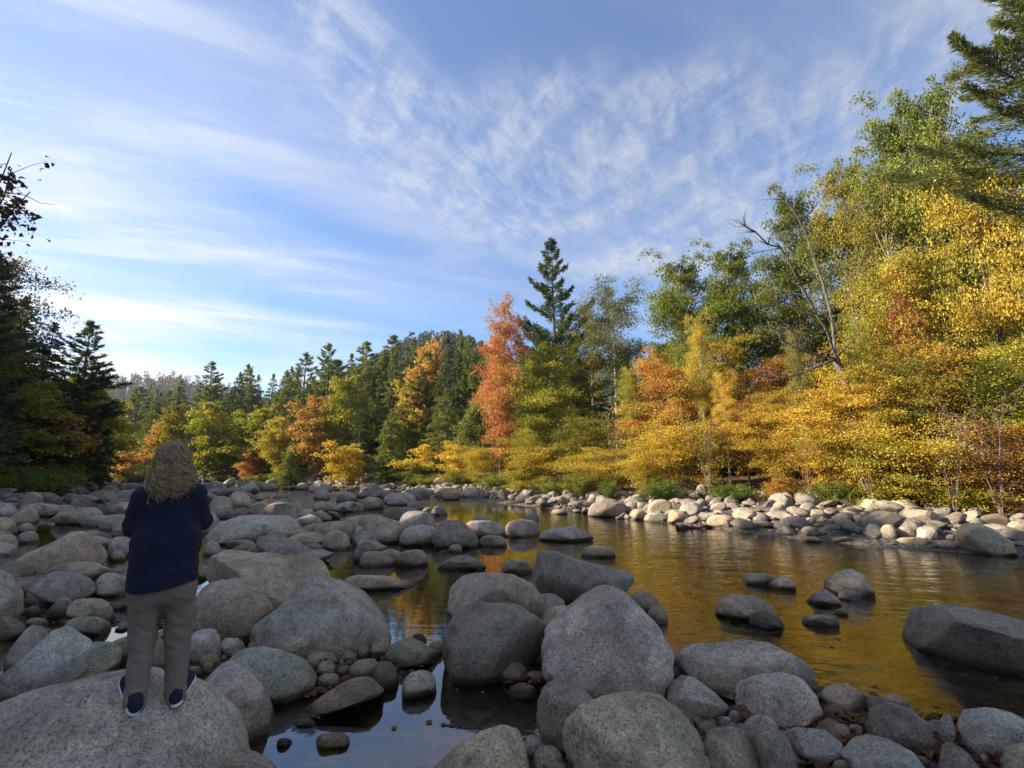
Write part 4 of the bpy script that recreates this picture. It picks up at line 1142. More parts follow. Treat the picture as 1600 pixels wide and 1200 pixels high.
FB = 'trees of the far bank'
RB = 'trees of the right bank'
TREES = [
 # far bank, from the left
 ('hemlock1', 160, 62, 655, 26, 'hem', 'dark hemlock at the far left end of the sunlit bank', FB), ('pine1', 205, 74, 604, 34, 'needle', 'green pine left of the person, rising above the far hill\'s foot', FB), ('far2', 195, 60, 702, 20, 'orange', 'low bright orange maple left of the person\'s head', FB), ('far2', 152, 57, 672, 16, 'orange', 'narrow orange maple beside the dark left trees', FB),
 ('hemlock0', 232, 66, 632, 30, 'hem', 'hemlock behind the low orange maple', FB), ('far0', 244, 61, 664, 20, 'orange', 'orange maple peeping over the person\'s head', FB), ('far1', 268, 60, 636, 25, 'olive', 'olive green birch right above the person\'s hair', FB), ('far1', 325, 58, 634, 33, 'lime', 'yellow green birch just right of the person', FB),
 ('pine1', 330, 74, 567, 32, 'needle', 'tall pine with open crown above the yellow green birch', FB), ('pine1', 380, 78, 570, 24, 'needle', 'slim distant pine standing against the far hill', FB), ('hemlock1', 357, 60, 655, 26, 'hem', 'dark hemlock between two yellow green birches', FB), ('far0', 402, 57, 640, 36, 'lime', 'round lime green maple over the riffle', FB), ('far2', 384, 55, 700, 14, 'red', 'small red maple under the lime green maple', FB),
 ('hemlock0', 425, 60, 620, 32, 'hem', 'hemlock right of the round lime green maple', FB), ('pine1', 472, 62, 553, 36, 'needle', 'pale needled pine on the skyline left of a taller one', FB), ('pine1', 512, 60, 539, 34, 'needle', 'tall layered pine on the skyline left of the hill brow', FB), ('far0', 437, 54, 655, 24, 'yellow', 'yellow birch crown above the shingle', FB, 'tree'), ('far1', 492, 51, 625, 34, 'orange', 'orange and green maple at the middle of the far bank', FB),
 ('hemlock1', 455, 51, 690, 30, 'hem', 'low dark hemlock left of the orange and green maple', FB), ('far0', 545, 52, 596, 40, 'lime', 'yellow green crown arching right of the orange and green maple', FB), ('hemlock0', 565, 47, 628, 26, 'darkhem', 'dark hemlock in front of the yellow green crown', FB), ('pine1', 570, 58, 535, 42, 'needle', 'broad pine below the brow of the hill', FB), ('pine1', 607, 56, 522, 36, 'needle', 'highest pine left of the orange topped maple', FB),
 ('far2', 548, 43, 690, 34, 'gold', 'low golden shrubby maple behind the far twin boulders', FB), ('hemlock1', 610, 42, 640, 40, 'hem', 'bushy hemlock above the far twin boulders', FB), ('far1', 640, 50, 588, 24, 'yellow', 'yellow birch below the orange topped maple', FB), ('far0', 674, 50, 540, 32, 'orange', 'orange topped maple on the skyline left of the red maple', FB), ('spruce0', 715, 48, 516, 44, 'needle', 'broad spruce between orange topped maple and red maple', FB),
 ('hemlock0', 690, 40, 606, 40, 'hem', 'full hemlock hanging over the bank below the broad spruce', FB), ('far2', 660, 39, 690, 38, 'gold', 'golden understory maple at the foot of the full hemlock', FB), ('far2', 645, 38, 720, 26, 'willow', 'pale green thicket by the far shingle', FB), ('far0', 738, 37, 640, 30, 'hem', 'dull green maple left of the red maple\'s foot', FB), ('far2', 720, 36, 695, 34, 'gold', 'amber shrubby maple near the red maple\'s foot', FB),
 # middle
 ('maple1', 782, 30.5, 474, 46, 'red', 'tall salmon red maple left of the great pine', FB), ('pine0', 873, 37, 374, 54, 'bluegreen', 'great dark pine towering alone above the far bank', FB), ('maple0', 852, 30, 540, 60, 'lime', 'broad yellow green maple under the great pine', FB), ('beech0', 832, 28.5, 660, 46, 'lime', 'layered lime beech at the foot of the red maple', FB), ('beech1', 850, 27, 690, 66, 'gold', 'low golden thicket under the broad yellow green maple', FB), ('beech0', 752, 31.5, 700, 34, 'yellow', 'yellow beech by the shingle left of the golden thicket', FB),
 ('hemlock0', 905, 31, 560, 44, 'hem', 'shady hemlock right below the great pine', FB), ('tall1', 962, 33, 457, 48, 'greygreen', 'thin leaved grey green birch right of the great pine', FB), ('tall1', 925, 35, 490, 40, 'olive', 'sparse olive birch close right of the great pine', FB), ('beech1', 925, 26, 640, 54, 'olive', 'olive beech between golden thicket and orange maple', FB), ('beech0', 935, 24, 700, 60, 'yellow', 'low yellow beech above the right bank\'s green tussock', FB),
 ('tall0', 1060, 27, 420, 66, 'green', 'dense green oak left of the bare limbed tree', RB), ('tall0', 1150, 26, 398, 62, 'green', 'second green oak closer to the bare limbed tree', RB), ('maple1', 1032, 23, 552, 60, 'orange', 'brightest orange maple at the middle of the right bank', RB), ('beech1', 1075, 21, 650, 66, 'gold', 'spreading gold beech under the bright orange maple', RB), ('beech0', 1010, 21.5, 690, 52, 'yellow', 'yellow low branches left of the spreading gold beech', RB), ('maple0', 1120, 23, 540, 52, 'mix', 'green and orange maple right of the brightest orange one', RB),
 ('maple0', 1165, 20, 625, 46, 'orange', 'golden brown beech left below the bare limbed tree', RB), ('maple1', 1215, 18.5, 615, 54, 'gold', 'glowing amber maple over the cobbles below the bare limbed tree', RB), ('maple0', 1225, 22, 560, 60, 'rust', 'rust brown crown behind the amber beech', RB),
 ('tall0', 1270, 24, 322, 62, 'green', 'tall green oak behind the bare limbed tree', RB), ('tall0', 1345, 22, 268, 66, 'olive', 'high olive oak right of the bare limbed tree', RB), ('tall0', 1425, 20, 212, 74, 'green', 'highest green oak near the right edge', RB), ('tall0', 1500, 18.5, 165, 80, 'green', 'green oak reaching up below the near pine\'s branches', RB), ('tall1', 1405, 19, 290, 56, 'olive', 'sparse olive birch among the high oaks', RB),
 ('maple0', 1440, 17.5, 395, 76, 'yellow', 'yellow green maple in the upper right wood', RB), ('maple1', 1432, 16.8, 465, 28, 'crimson', 'small crimson maple among the yellow crowns', RB), ('maple0', 1560, 15.8, 270, 86, 'yellow', 'yellow maple at the right edge below the near pine', RB), ('maple1', 1360, 17.5, 500, 74, 'yellow', 'wide yellow maple right of the bare limbed trunk', RB),
 ('maple1', 1330, 15.6, 580, 80, 'gold', 'gold maple spreading over the middle of the right bank', RB), ('maple0', 1450, 15.0, 540, 92, 'mix', 'large gold and green maple filling the right of the wood', RB), ('maple1', 1560, 14.4, 545, 90, 'lime', 'green and amber beech at the right edge', RB), ('beech0', 1400, 14.6, 645, 80, 'yellow', 'low amber branches over the cobble bank', RB), ('beech0', 1540, 13.6, 660, 86, 'rust', 'brown and gold undergrowth at the right edge', RB), ('beech1', 1290, 16.4, 660, 62, 'mix', 'green and orange low thicket above the cobbles', RB),
 ('beech0', 1620, 13.2, 690, 64, 'yellow', 'bright yellow beech sprig at the right frame edge', RB),
]
for a in TREES:
    a = list(a)
    tree(*a[:7], group=a[7])
LAND = [(190, 'low orange maple left of the person'), (325, 'yellow green birch'), (402, 'round lime maple'), (492, 'orange and green maple'), (570, 'broad pine'), (674, 'orange topped maple'), (785, 'salmon red maple'), (873, 'great pine'), (962, 'grey green birch'), (1032, 'bright orange maple'), (1150, 'second green oak'), (1310, 'bare limbed tree'), (1432, 'small crimson maple'), (1560, 'yellow maple at the edge')]
# ranks behind: nothing tells these apart
rng = np.random.default_rng(5)
def rank(n, x0, x1, dY, top0, top1, kinds, cols, label, group, hw=(26, 44)):
    for i in range(n):
        x = x0 + (x1 - x0) * (i + rng.random()) / n
        b = np.interp(x, [150, 300, 500, 620, 700, 800, 930, 1050, 1200, 1350, 1600], [76, 68, 55, 46, 38, 32, 28, 24, 21, 18.5, 15.5])
        Y = b + dY * rng.uniform(.8, 1.3)
        f = (x - x0) / (x1 - x0)
        kd = kinds[rng.integers(len(kinds))]
        lm = min(LAND, key=lambda q: abs(q[0] - x))[1]
        tree(kd, x, Y, top0 + (top1 - top0) * f + rng.normal() * 12, rng.uniform(*hw), cols[rng.integers(len(cols))], label.format(PT[kd].name.split('_')[0]) + ' behind the ' + lm, group)
rank(24, 150, 460, 9, 622, 585, ['hemlock0', 'spruce0', 'hemlock1'], ['needle', 'hem'], 'dark second rank {}', 'conifers of the second rank')
rank(24, 430, 760, 9, 585, 525, ['hemlock0', 'spruce0', 'pine1'], ['needle', 'hem', 'darkhem'], 'dark second rank {}', 'conifers of the second rank')
rank(9, 740, 1010, 9, 585, 540, ['hemlock0', 'spruce0', 'tall1'], ['hem', 'needle', 'olive'], 'shaded {} deep in the middle wood', 'trees deep in the middle wood')
rank(9, 1000, 1330, 6, 560, 470, ['tall0', 'maple0', 'hemlock0'], ['green', 'olive', 'hem'], 'shaded {} deep in the right wood', 'trees deep in the right wood', (46, 66))
rank(10, 1300, 1640, 7, 470, 340, ['tall0', 'maple1', 'tall1'], ['green', 'olive', 'yellow'], 'shaded {} deep in the right wood', 'trees deep in the right wood', (50, 76))
rank(10, 1000, 1640, 3.5, 690, 560, ['hemlock1', 'beech1'], ['olive', 'rust', 'hem'], 'dull understory {}', 'understory of the right wood', (50, 80))

rank(16, 1000, 1660, 11, 640, 520, ['hemlock1', 'beech0', 'maple1'], ['olive', 'hem', 'green'], 'dull understory {}', 'understory of the right wood', (60, 90))
rank(12, 560, 1010, 14, 640, 560, ['hemlock0', 'hemlock1'], ['hem', 'needle'], 'shaded {} deep in the middle wood', 'trees deep in the middle wood', (44, 60))
# the near pine whose branches come in at the top right
plant('nearpine', 17.2, 13.6, 18.5, 5.3, 'pinelit', 'near tall pine reaching in at the top right corner', 'tree', rot=1.0)

def shade_cap(X, Y):
    """tallest tree here that still lets the low sun reach the trees across the river"""
    j = np.interp(Y, BANK[1:, 1], BANK[1:, 0])
    return float(math.tan(SUN_EL) * (j - X) + 1.7 - gz(X, Y))


# left bank: trees against the light
LB = 'trees of the left bank'
for a in [  # rusty maple: darker leaf colour carries part of its shade
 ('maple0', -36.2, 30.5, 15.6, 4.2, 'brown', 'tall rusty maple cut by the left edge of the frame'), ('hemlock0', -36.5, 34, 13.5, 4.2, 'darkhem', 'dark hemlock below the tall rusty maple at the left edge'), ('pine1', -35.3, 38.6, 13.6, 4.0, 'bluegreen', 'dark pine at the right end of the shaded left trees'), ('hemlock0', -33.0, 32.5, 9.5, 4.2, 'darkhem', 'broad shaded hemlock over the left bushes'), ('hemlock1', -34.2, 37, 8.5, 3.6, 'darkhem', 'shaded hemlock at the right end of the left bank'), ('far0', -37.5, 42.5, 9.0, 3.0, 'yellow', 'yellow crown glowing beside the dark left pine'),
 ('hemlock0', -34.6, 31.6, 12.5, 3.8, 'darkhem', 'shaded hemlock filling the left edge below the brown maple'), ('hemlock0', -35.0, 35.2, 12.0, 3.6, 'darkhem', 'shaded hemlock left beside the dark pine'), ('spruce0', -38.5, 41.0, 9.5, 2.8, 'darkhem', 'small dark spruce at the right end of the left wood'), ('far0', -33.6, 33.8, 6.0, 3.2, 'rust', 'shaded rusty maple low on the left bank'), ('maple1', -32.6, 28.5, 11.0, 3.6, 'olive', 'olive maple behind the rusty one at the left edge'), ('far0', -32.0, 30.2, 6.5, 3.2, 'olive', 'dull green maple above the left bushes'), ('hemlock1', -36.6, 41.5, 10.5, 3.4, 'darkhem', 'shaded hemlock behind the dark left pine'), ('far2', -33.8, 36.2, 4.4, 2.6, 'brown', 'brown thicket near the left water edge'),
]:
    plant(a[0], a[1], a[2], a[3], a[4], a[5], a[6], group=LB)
for i in range(16):
    Y = 22 + 26 * rng.random()
    X = -1.0 * Y - 3.5 - rng.uniform(0, 9)
    plant(['hemlock0', 'spruce0', 'maple1', 'pine1'][i % 4], X, Y, min(rng.uniform(11, 15.5), shade_cap(X, Y)), rng.uniform(3.0, 4.2), ['darkhem', 'needle', 'olive', 'bluegreen'][i % 4], 'unseen dark tree added to shade the left wood', group='trees deep in the left wood')
for i in range(10):  # unseen trees added left of the frame to shade the left bank trees
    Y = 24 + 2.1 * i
    plant(['hemlock0', 'spruce0'][i % 2], -1.17 * Y - 8 - 3 * (i % 3), Y, shade_cap(-1.17 * Y - 8 - 3 * (i % 3), Y), rng.uniform(3.8, 4.8), 'darkhem', 'unseen dark tree added to shade the left wood', group='trees deep in the left wood')
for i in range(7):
    Y = 28 + i * 1.9
    plant('bush0' if i % 2 else 'willow1', -0.93 * Y - 1.6 + rng.normal() * .5, Y, rng.uniform(1.6, 2.6), rng.uniform(1.6, 2.3), 'moss', 'shaded green bush at the foot of the left trees', 'shrub', 'bushes of the left bank')

# the birch that holds its leaves into the picture at the upper left
def near_birch():
    rng = np.random.default_rng(77)
    bx, by = -10.6, 8.2
    e = bpy.data.objects.new('birch_tree', None)
    COL.objects.link(e)
    e.location = (bx, by, gz(bx, by))
    tag(e, 'leafy branch of a near tree hanging in at the upper left edge', 'tree')
    G = Geo()
    z0 = e.location.z
    q = np.linspace(0, 1, 9)
    G.tube(np.stack([.25 * np.sin(q * 3), .2 * q, q * 11 - .3], -1), .16 * (1 - q) + .02, 8)
    sp = []
    def limb(a, b, sag, r, n):
        a, b = np.array(a), np.array(b)
        s = np.linspace(0, 1, 8)
        p = a + (b - a) * s[:, None]
        p[:, 2] += sag * np.sin(s * math.pi)
        p += rng.normal(size=p.shape) * .03
        G.tube(p, r * (1 - .9 * s) + .004, 5)
        for i in range(n):
            u = rng.uniform(.25, 1.0)
            P = np.array([np.interp(u, s, p[:, k]) for k in range(3)])
            Q = P + rng.normal(size=3) * np.array((.28, .28, .22))
            G.tube(np.stack([P, (P + Q) / 2 + (0, 0, .03), Q]), [.007, .005, .003], 3)
            for m in range(14):
                sp.append(P + (Q - P) * rng.uniform(.2, 1.05) + rng.normal(size=3) * .085)
    L = lambda px, py, Y: (np.array(ray(px, py)) / ray(px, py).y * Y + np.array((-bx, -by, CAMZ - z0)))
    for (px, py, Y, n, dz) in ((52, 300, 7.6, 16, .25), (20, 235, 7.6, 22, .2), (25, 270, 7.9, 26, .15), (-20, 290, 7.4, 30, .3)):
        limb((0, .1, 3.0 + rng.random()), L(px, py, Y), dz, .035, n)
    p1 = L(40, 305, 7.6)
    G.tube(np.stack([p1 - (.35, 0, -.05), p1, L(62, 317, 7.6), L(88, 320, 7.6)]), [.010, .007, .005, .003], 4)
    for i in range(26):
        az = rng.uniform(2.7, 4.4)
        h = 3.5 + 7 * rng.random()
        limb((0, .1, h), (2.2 * math.cos(az), 2.2 * math.sin(az), h + .9), .2, .03, 26)
    P = np.array(sp)
    V, Q = leaf_quads(rng, P, .085, .15, .8)
    obj('trunk', G.mesh('trunk', M_BARK), e)
    o = obj('crown', mesh_np('crown', V, Q, M_LEAF, False, {'tone': rng.random(len(Q)), 'jit': rng.random(len(Q))}), e)
    o.color = (.085, .055, .022, 1)
    o['color_b'] = [.17, .075, .03, 1.0]
near_birch()

M_GREY = bark_mat('grey_bark', (.05, .04, .031), (.20, .17, .13))
# the bare limbed tree
def bare_tree():
    rng = np.random.default_rng(9)
    Y0 = 16.6
    d = ray(1322, 600)
    bx, by = d.x / d.y * Y0, Y0
    e = bpy.data.objects.new('dead_tree', None)
    COL.objects.link(e)
    z0 = gz(bx, by)
    e.location = (bx, by, z0)
    tag(e, 'bare pale dead tree spreading leafless limbs before the oaks', 'tree')
    T, Bg = Geo(), Geo()
    def at(px, py, dy):
        q = ray(px, py)
        t = (Y0 + dy) / q.y
        return np.array((q.x * t - bx, q.y * t - by, q.z * t + CAMZ - z0))
    fork = at(1305, 558, 0)
    T.tube(np.stack([(.05, 0, -.4), (.12, 0, 1.5), at(1321, 596, 0), fork]), [.17, .15, .135, .11], 9)
    lim = [
     ([(1305, 556), (1292, 517), (1275, 490), (1250, 445), (1232, 407), (1220, 387), (1200, 382), (1180, 362), (1165, 354)], .085, -1.2), ([(1305, 550), (1301, 510), (1297, 485), (1285, 440), (1272, 405), (1260, 367), (1250, 347), (1240, 330), (1225, 312)], .085, .6),
     ([(1250, 347), (1270, 327), (1285, 310)], .035, .55), ([(1305, 560), (1275, 555), (1245, 545), (1220, 530), (1195, 522)], .07, -1.6), ([(1305, 562), (1280, 572), (1255, 582), (1220, 592), (1190, 588)], .075, -1.2), ([(1307, 557), (1325, 540), (1337, 520), (1342, 500)], .06, .5), ([(1232, 407), (1225, 380), (1224, 378)], .025, -1.0), ([(1275, 490), (1245, 478), (1215, 470), (1190, 478)], .035, -1.2), ([(1285, 525), (1262, 530), (1240, 536)], .04, -.6), ([(1220, 387), (1195, 392), (1178, 396)], .02, -1.2), ([(1297, 485), (1318, 470), (1335, 440), (1345, 415)], .035, .7), ([(1262, 530), (1235, 515), (1212, 500)], .03, -.6)]
    for pts, r, dy in lim:
        n = len(pts)
        P = np.stack([at(x, y, dy * (i / (n - 1)) ** .8 if pts[0][1] > 500 else dy) for i, (x, y) in enumerate(pts)])
        rr = .52 * r * np.linspace(1, .28, n) + .006
        one = Geo()
        one.tube(P, rr, 6)
        tips = [(P[-1], P[-1] - P[-2], r * .25)] + [(P[i], np.cross(P[i] - P[i - 1], rng.normal(size=3)) * .8 + (P[i] - P[i - 1]), r * .35) for i in range(1, n) for _ in range(2)]
        for p, dv, r0 in tips:
            dv = unit(dv)
            for _ in range(2):
                L = rng.uniform(.35, .95)
                v2 = unit(dv + rng.normal(size=3) * .35 + (0, 0, .2))
                m = p + v2 * L * .5 + rng.normal(size=3) * .04
                e2 = m + unit(v2 + rng.normal(size=3) * .4 + (0, 0, .2)) * L * .6
                one.tube(np.stack([p, m, e2]), [max(r0, .009), .007, .003], 4)
                for _k in range(2):
                    e3 = m + unit(v2 + rng.normal(size=3) * .7) * L * .4
                    one.tube(np.stack([m, (m + e3) / 2 + rng.normal(size=3) * .02, e3]), [.006, .004, .002], 3)
        obj('limb', one.mesh('limb', M_GREY), e)
    obj('trunk', T.mesh('trunk', M_GREY), e)
bare_tree()

# slim pale stems standing among the gold leaves at the front of the right wood
for i, x in enumerate((985, 1098, 1135, 1250, 1345, 1428, 1505, 1585)):
    b = np.interp(x, [930, 1050, 1200, 1350, 1600], [25.5, 21.5, 18.6, 16.0, 13.6])
    r_ = np.random.default_rng(700 + i)
    lm = min(LAND, key=lambda q: abs(q[0] - x))[1]
    tree('tall1', x, b + r_.uniform(0, 1.0), 735 - r_.uniform(120, 230), r_.uniform(15, 24), ['lime', 'yellow', 'gold', 'olive'][i % 4], 'slim pale stemmed birch sapling before the ' + lm, 'slim birches of the right bank')
# shrubs and tussocks along the far bank
SHR = [('willow0', 950, 22.2, 745, 24, 'moss', 'bright green rounded tussock on the right bank cobbles'), ('willow0', 1030, 20.2, 742, 36, 'moss', 'dark green wide tussock right of the bright rounded one'), ('willow0', 1140, 18.4, 752, 46, 'moss', 'long green tussock before the amber beech'), ('bush0', 1212, 17.6, 748, 26, 'rust', 'low red brown bush right of the long tussock'), ('willow0', 1300, 15.9, 744, 48, 'willow', 'grey green willow bush below the gold beech'), ('bush0', 1385, 15.0, 752, 50, 'olive', 'dark olive low bush over the sunlit boulders'), ('bush0', 1500, 13.9, 752, 60, 'lime', 'yellow green bush on the right above the block boulder'), ('bush0', 1580, 13.3, 742, 56, 'yellow', 'bright yellow low bush at the right edge'), ('willow1', 1590, 13.0, 770, 40, 'brown', 'dry brown grass clump under the bright yellow bush'),
 ('willow0', 905, 23.8, 735, 34, 'willow', 'pale willow bush left of the bright green tussock'), ('willow1', 860, 26, 744, 36, 'willow', 'pale low willow right of the white waterline stone'), ('bush0', 815, 28.2, 728, 36, 'lime', 'lime bush on the bank below the red maple'), ('willow0', 775, 30, 735, 32, 'willow', 'feathery willow left of the lime bush'), ('willow0', 722, 34, 728, 34, 'willow', 'feathery willow on the far shingle'), ('willow1', 672, 37, 738, 36, 'willow', 'low spreading willow behind the sunlit boulders'), ('bush0', 610, 43, 735, 26, 'gold', 'golden bush just behind the far twin boulders'), ('willow1', 570, 46, 738, 28, 'lime', 'yellowish low bush left behind the far twin boulders'), ('bush0', 445, 53, 735, 20, 'lime', 'lime bush beside the far riffle'), ('willow1', 410, 55, 738, 26, 'lime', 'grassy lime clump left of the far riffle'), ('willow1', 350, 57, 739, 26, 'willow', 'grassy clump right of the person'), ('willow1', 212, 60, 740, 24, 'moss', 'grassy clump left of the person')]
for p, x, Y, yt, hw, c, lab in SHR:
    tree(p, x, Y, yt, hw, c, lab, 'bushes of the far bank', 'shrub', name='shrub')
for x, Y, yt, hw, cl, lab in ((1548, 12.9, 655, 44, 'brown', 'half bare slim stemmed shrub near the right edge of the bank'), (1478, 13.4, 672, 34, 'gold', 'half bare slim stemmed shrub left of the yellow green bush'), (1352, 14.8, 668, 30, 'gold', 'half bare slim stemmed shrub above the sunlit boulders'), (1258, 16.6, 662, 30, 'rust', 'half bare shrub above the rust brown low bush'), (1105, 19.4, 668, 26, 'yellow', 'half bare slim stemmed shrub above the long green tussock'), (960, 23.2, 672, 24, 'olive', 'half bare shrub above the bright green tussock')):
    tree('thin', x, Y, yt, hw, cl, lab, 'bushes of the far bank', 'shrub', name='shrub')
# tuft in mid river
q = to_surface(543, 800)
plant('willow0', q.x, q.y, .62, .5, 'moss', 'tuft of dark green grass growing on a midstream boulder', 'grass tuft', name='grass_tuft')

# bank grass
def grass_strip():
    rng = np.random.default_rng(3)
    P = []
    for k in range(4, 14):
        a, b = BANK[k], BANK[k + 1]
        n = int(np.hypot(*(b - a)) * 150)
        t = rng.random(n)[:, None]
        p = a * (1 - t) + b * t
        nv = np.array(((b - a)[1], -(b - a)[0])) / np.hypot(*(b - a))
        P.append(p + nv * (3.6 + np.abs(rng.normal(size=n)) * 1.3)[:, None])
    P = np.concatenate(P)
    m = vnoise(np.stack([P[:, 0], P[:, 1], P[:, 0] * 0], -1), .6) > -.25
    P = P[m]
    z = ground(P[:, 0], P[:, 1])
    d = rng.normal(size=(len(P), 3)) * .45
    d[:, 2] = 1
    V, Q = blades(rng, np.stack([P[:, 0], P[:, 1], z - .02], -1), d, .42, .035, .3)
    o = tag(obj('grass', mesh_np('grass', V, Q, M_LEAF, False, {'tone': rng.random(len(Q)), 'jit': rng.random(len(Q))})), 'pale green and straw grass along the far bank', 'grass', kind='stuff')
    o.color = (.16, .19, .035, 1)
    o['color_b'] = [.36, .32, .08, 1.0]
grass_strip()

# woods on the hills, seen from far
def hill_wood(name, fn, n, X0, X1, Y0, Y1, hmin, hmax, label, dens=None):
    rng = np.random.default_rng(hash(name) % 1000 if False else len(name) * 7 + n)
    X, Y = rng.uniform(X0, X1, n), rng.uniform(Y0, Y1, n)
    Z = fn(X, Y)
    keep = Z > 1.0
    X, Y, Z = X[keep], Y[keep], Z[keep]
    G = Geo()
    tones, jits = [], []
    for i in range(len(X)):
        H = rng.uniform(hmin, hmax)
        con = rng.random() < .74
        k = 84
        t = rng.random(k) ** .8
        if con:
            r = (1 - t) * H * .20 * rng.uniform(.5, 1.05, k) + .1
        else:
            r = np.sin(np.clip(t, .06, 1) * math.pi) ** .6 * H * .26 * rng.uniform(.5, 1, k)
            H *= .8
        az = rng.uniform(0, 6.28, k)
        hd = np.stack([np.cos(az), np.sin(az), np.full(k, -.15)], -1)
        P = np.stack([X[i] + hd[:, 0] * r * .6, Y[i] + hd[:, 1] * r * .6, Z[i] + t * H + .3], -1)
        V, Q = blades(rng, P, hd + rng.normal(size=(k, 3)) * .3, 1.3, .8, .1) if con else leaf_quads(rng, P, 1.3, .4, .8)
        G.add(V, Q)
        tones.append(np.full(k, 0.0 if con else rng.uniform(.4, 1.0)) + rng.random(k) * .12)
        jits.append(rng.random(k) * .5 + rng.random() * .5)
    me = G.mesh(name, M_NEEDLE, False, {'tone': np.clip(np.concatenate(tones), 0, 1), 'jit': np.concatenate(jits)})
    o = tag(obj(name, me), label, 'forest', kind='stuff')
    o.color = (.075, .10, .055, 1)
    o['color_b'] = [.34, .20, .09, 1.0]
hill_wood('forest', hill_far, 1700, -330, 40, 255, 330, 8, 17, 'dark mixed forest covering the far hill')
hill_wood('forest', hill_mid, 1000, -95, 30, 150, 195, 8, 13, 'conifer forest on the nearer hill behind the far bank')
hill_wood('forest', shade_hill_left, 330, -85, -38, -40, 45, 4.0, 7.0, 'unseen forest on the added hillside that shades the river')  # unseen trees added to break up the hill's shadow edge

# ------------------------------------------------------------------ the person
class SDF:
    """a distance field on a grid: shapes are blended into it and the zero surface is meshed"""
    def __init__(self, lo, hi, h):
        self.lo, self.h = np.array(lo, float), h
        self.n = np.ceil((np.array(hi) - lo) / h).astype(int) + 1
        self.F = np.full(self.n, 1.0, np.float32)

    def _win(self, lo, hi):
        a = np.clip(np.floor((np.array(lo) - self.lo) / self.h).astype(int), 0, self.n - 1)
        b = np.clip(np.ceil((np.array(hi) - self.lo) / self.h).astype(int) + 1, 1, self.n)
        ax = [self.lo[k] + self.h * np.arange(a[k], b[k]) for k in range(3)]
        return tuple(slice(a[k], b[k]) for k in range(3)), np.stack(np.meshgrid(*ax, indexing='ij'), -1)

    def blend(self, w, d, k):
        f = self.F[w]
        if k <= 0:
            self.F[w] = np.minimum(f, d)
        else:
            hh = np.clip(.5 + .5 * (f - d) / k, 0, 1)
            self.F[w] = f * (1 - hh) + d * hh - k * hh * (1 - hh)

    def limb(self, a, b, r0, r1, k=.02, flat=(1, 1, 1)):
        a, b = np.array(a, float), np.array(b, float)
        m = max(r0, r1) * max(flat) + k + .03
        w, P = self._win(np.minimum(a, b) - m, np.maximum(a, b) + m)
        fl = np.array(flat)
        pa, ba = (P - a) / fl, (b - a) / fl
        t = np.clip((pa @ ba) / (ba @ ba + 1e-12), 0, 1)
        self.blend(w, np.linalg.norm(pa - t[..., None] * ba, axis=-1) - (r0 + (r1 - r0) * t), k)

    def egg(self, c, r, k=.02):
        c, r = np.array(c, float), np.array(r, float)
        w, P = self._win(c - r - k - .03, c + r + k + .03)
        q = (P - c) / r
        l = np.linalg.norm(q, axis=-1)
        self.blend(w, (l - 1) * r.min() * (l / (np.linalg.norm(q / r, axis=-1) * r.min() + 1e-6)), k)

    def mesh(self, name, mat, warp=None):
        F = self.F
        nx, ny, nz = F.shape
        c = [F[i:nx - 1 + i, j:ny - 1 + j, k:nz - 1 + k] for i in (0, 1) for j in (0, 1) for k in (0, 1)]
        neg = sum((x < 0).astype(np.int8) for x in c)
        act = (neg > 0) & (neg < 8)
        idx = np.full(act.shape, -1, np.int32)
        I = np.argwhere(act)
        idx[act] = np.arange(len(I))
        cv = [x[act] for x in c]
        off = np.array([(i, j, k) for i in (0, 1) for j in (0, 1) for k in (0, 1)], float)
        acc, cnt = np.zeros((len(I), 3)), np.zeros(len(I))
        for a in range(8):
            for b in range(a + 1, 8):
                if np.abs(off[a] - off[b]).sum() == 1:
                    m = (cv[a] < 0) != (cv[b] < 0)
                    t = cv[a][m] / (cv[a][m] - cv[b][m])
                    acc[m] += off[a] + t[:, None] * (off[b] - off[a])
                    cnt[m] += 1
        V = self.lo + self.h * (I + acc / cnt[:, None])
        Q = []
        for ax in range(3):
            s0 = [slice(None)] * 3
            s1 = [slice(None)] * 3
            s0[ax], s1[ax] = slice(0, -1), slice(1, None)
            A, B = F[tuple(s0)] < 0, F[tuple(s1)] < 0
            E = np.argwhere(A != B)
            o1, o2 = (ax + 1) % 3, (ax + 2) % 3
            E = E[(E[:, o1] > 0) & (E[:, o2] > 0) & (E[:, o1] < act.shape[o1]) & (E[:, o2] < act.shape[o2])]
            q = []
            for d1, d2 in ((1, 1), (0, 1), (0, 0), (1, 0)):
                e = E.copy()
                e[:, o1] -= d1
                e[:, o2] -= d2
                q.append(idx[e[:, 0], e[:, 1], e[:, 2]])
            q = np.stack(q, -1)
            inside = A[E[:, 0], E[:, 1], E[:, 2]]
            q[~inside] = q[~inside][:, ::-1]
            Q.append(q)
        Q = np.concatenate(Q)
        Q = Q[(Q >= 0).all(1)]
        if warp:
            V = warp(V)
        return mesh_np(name, V, Q, mat)


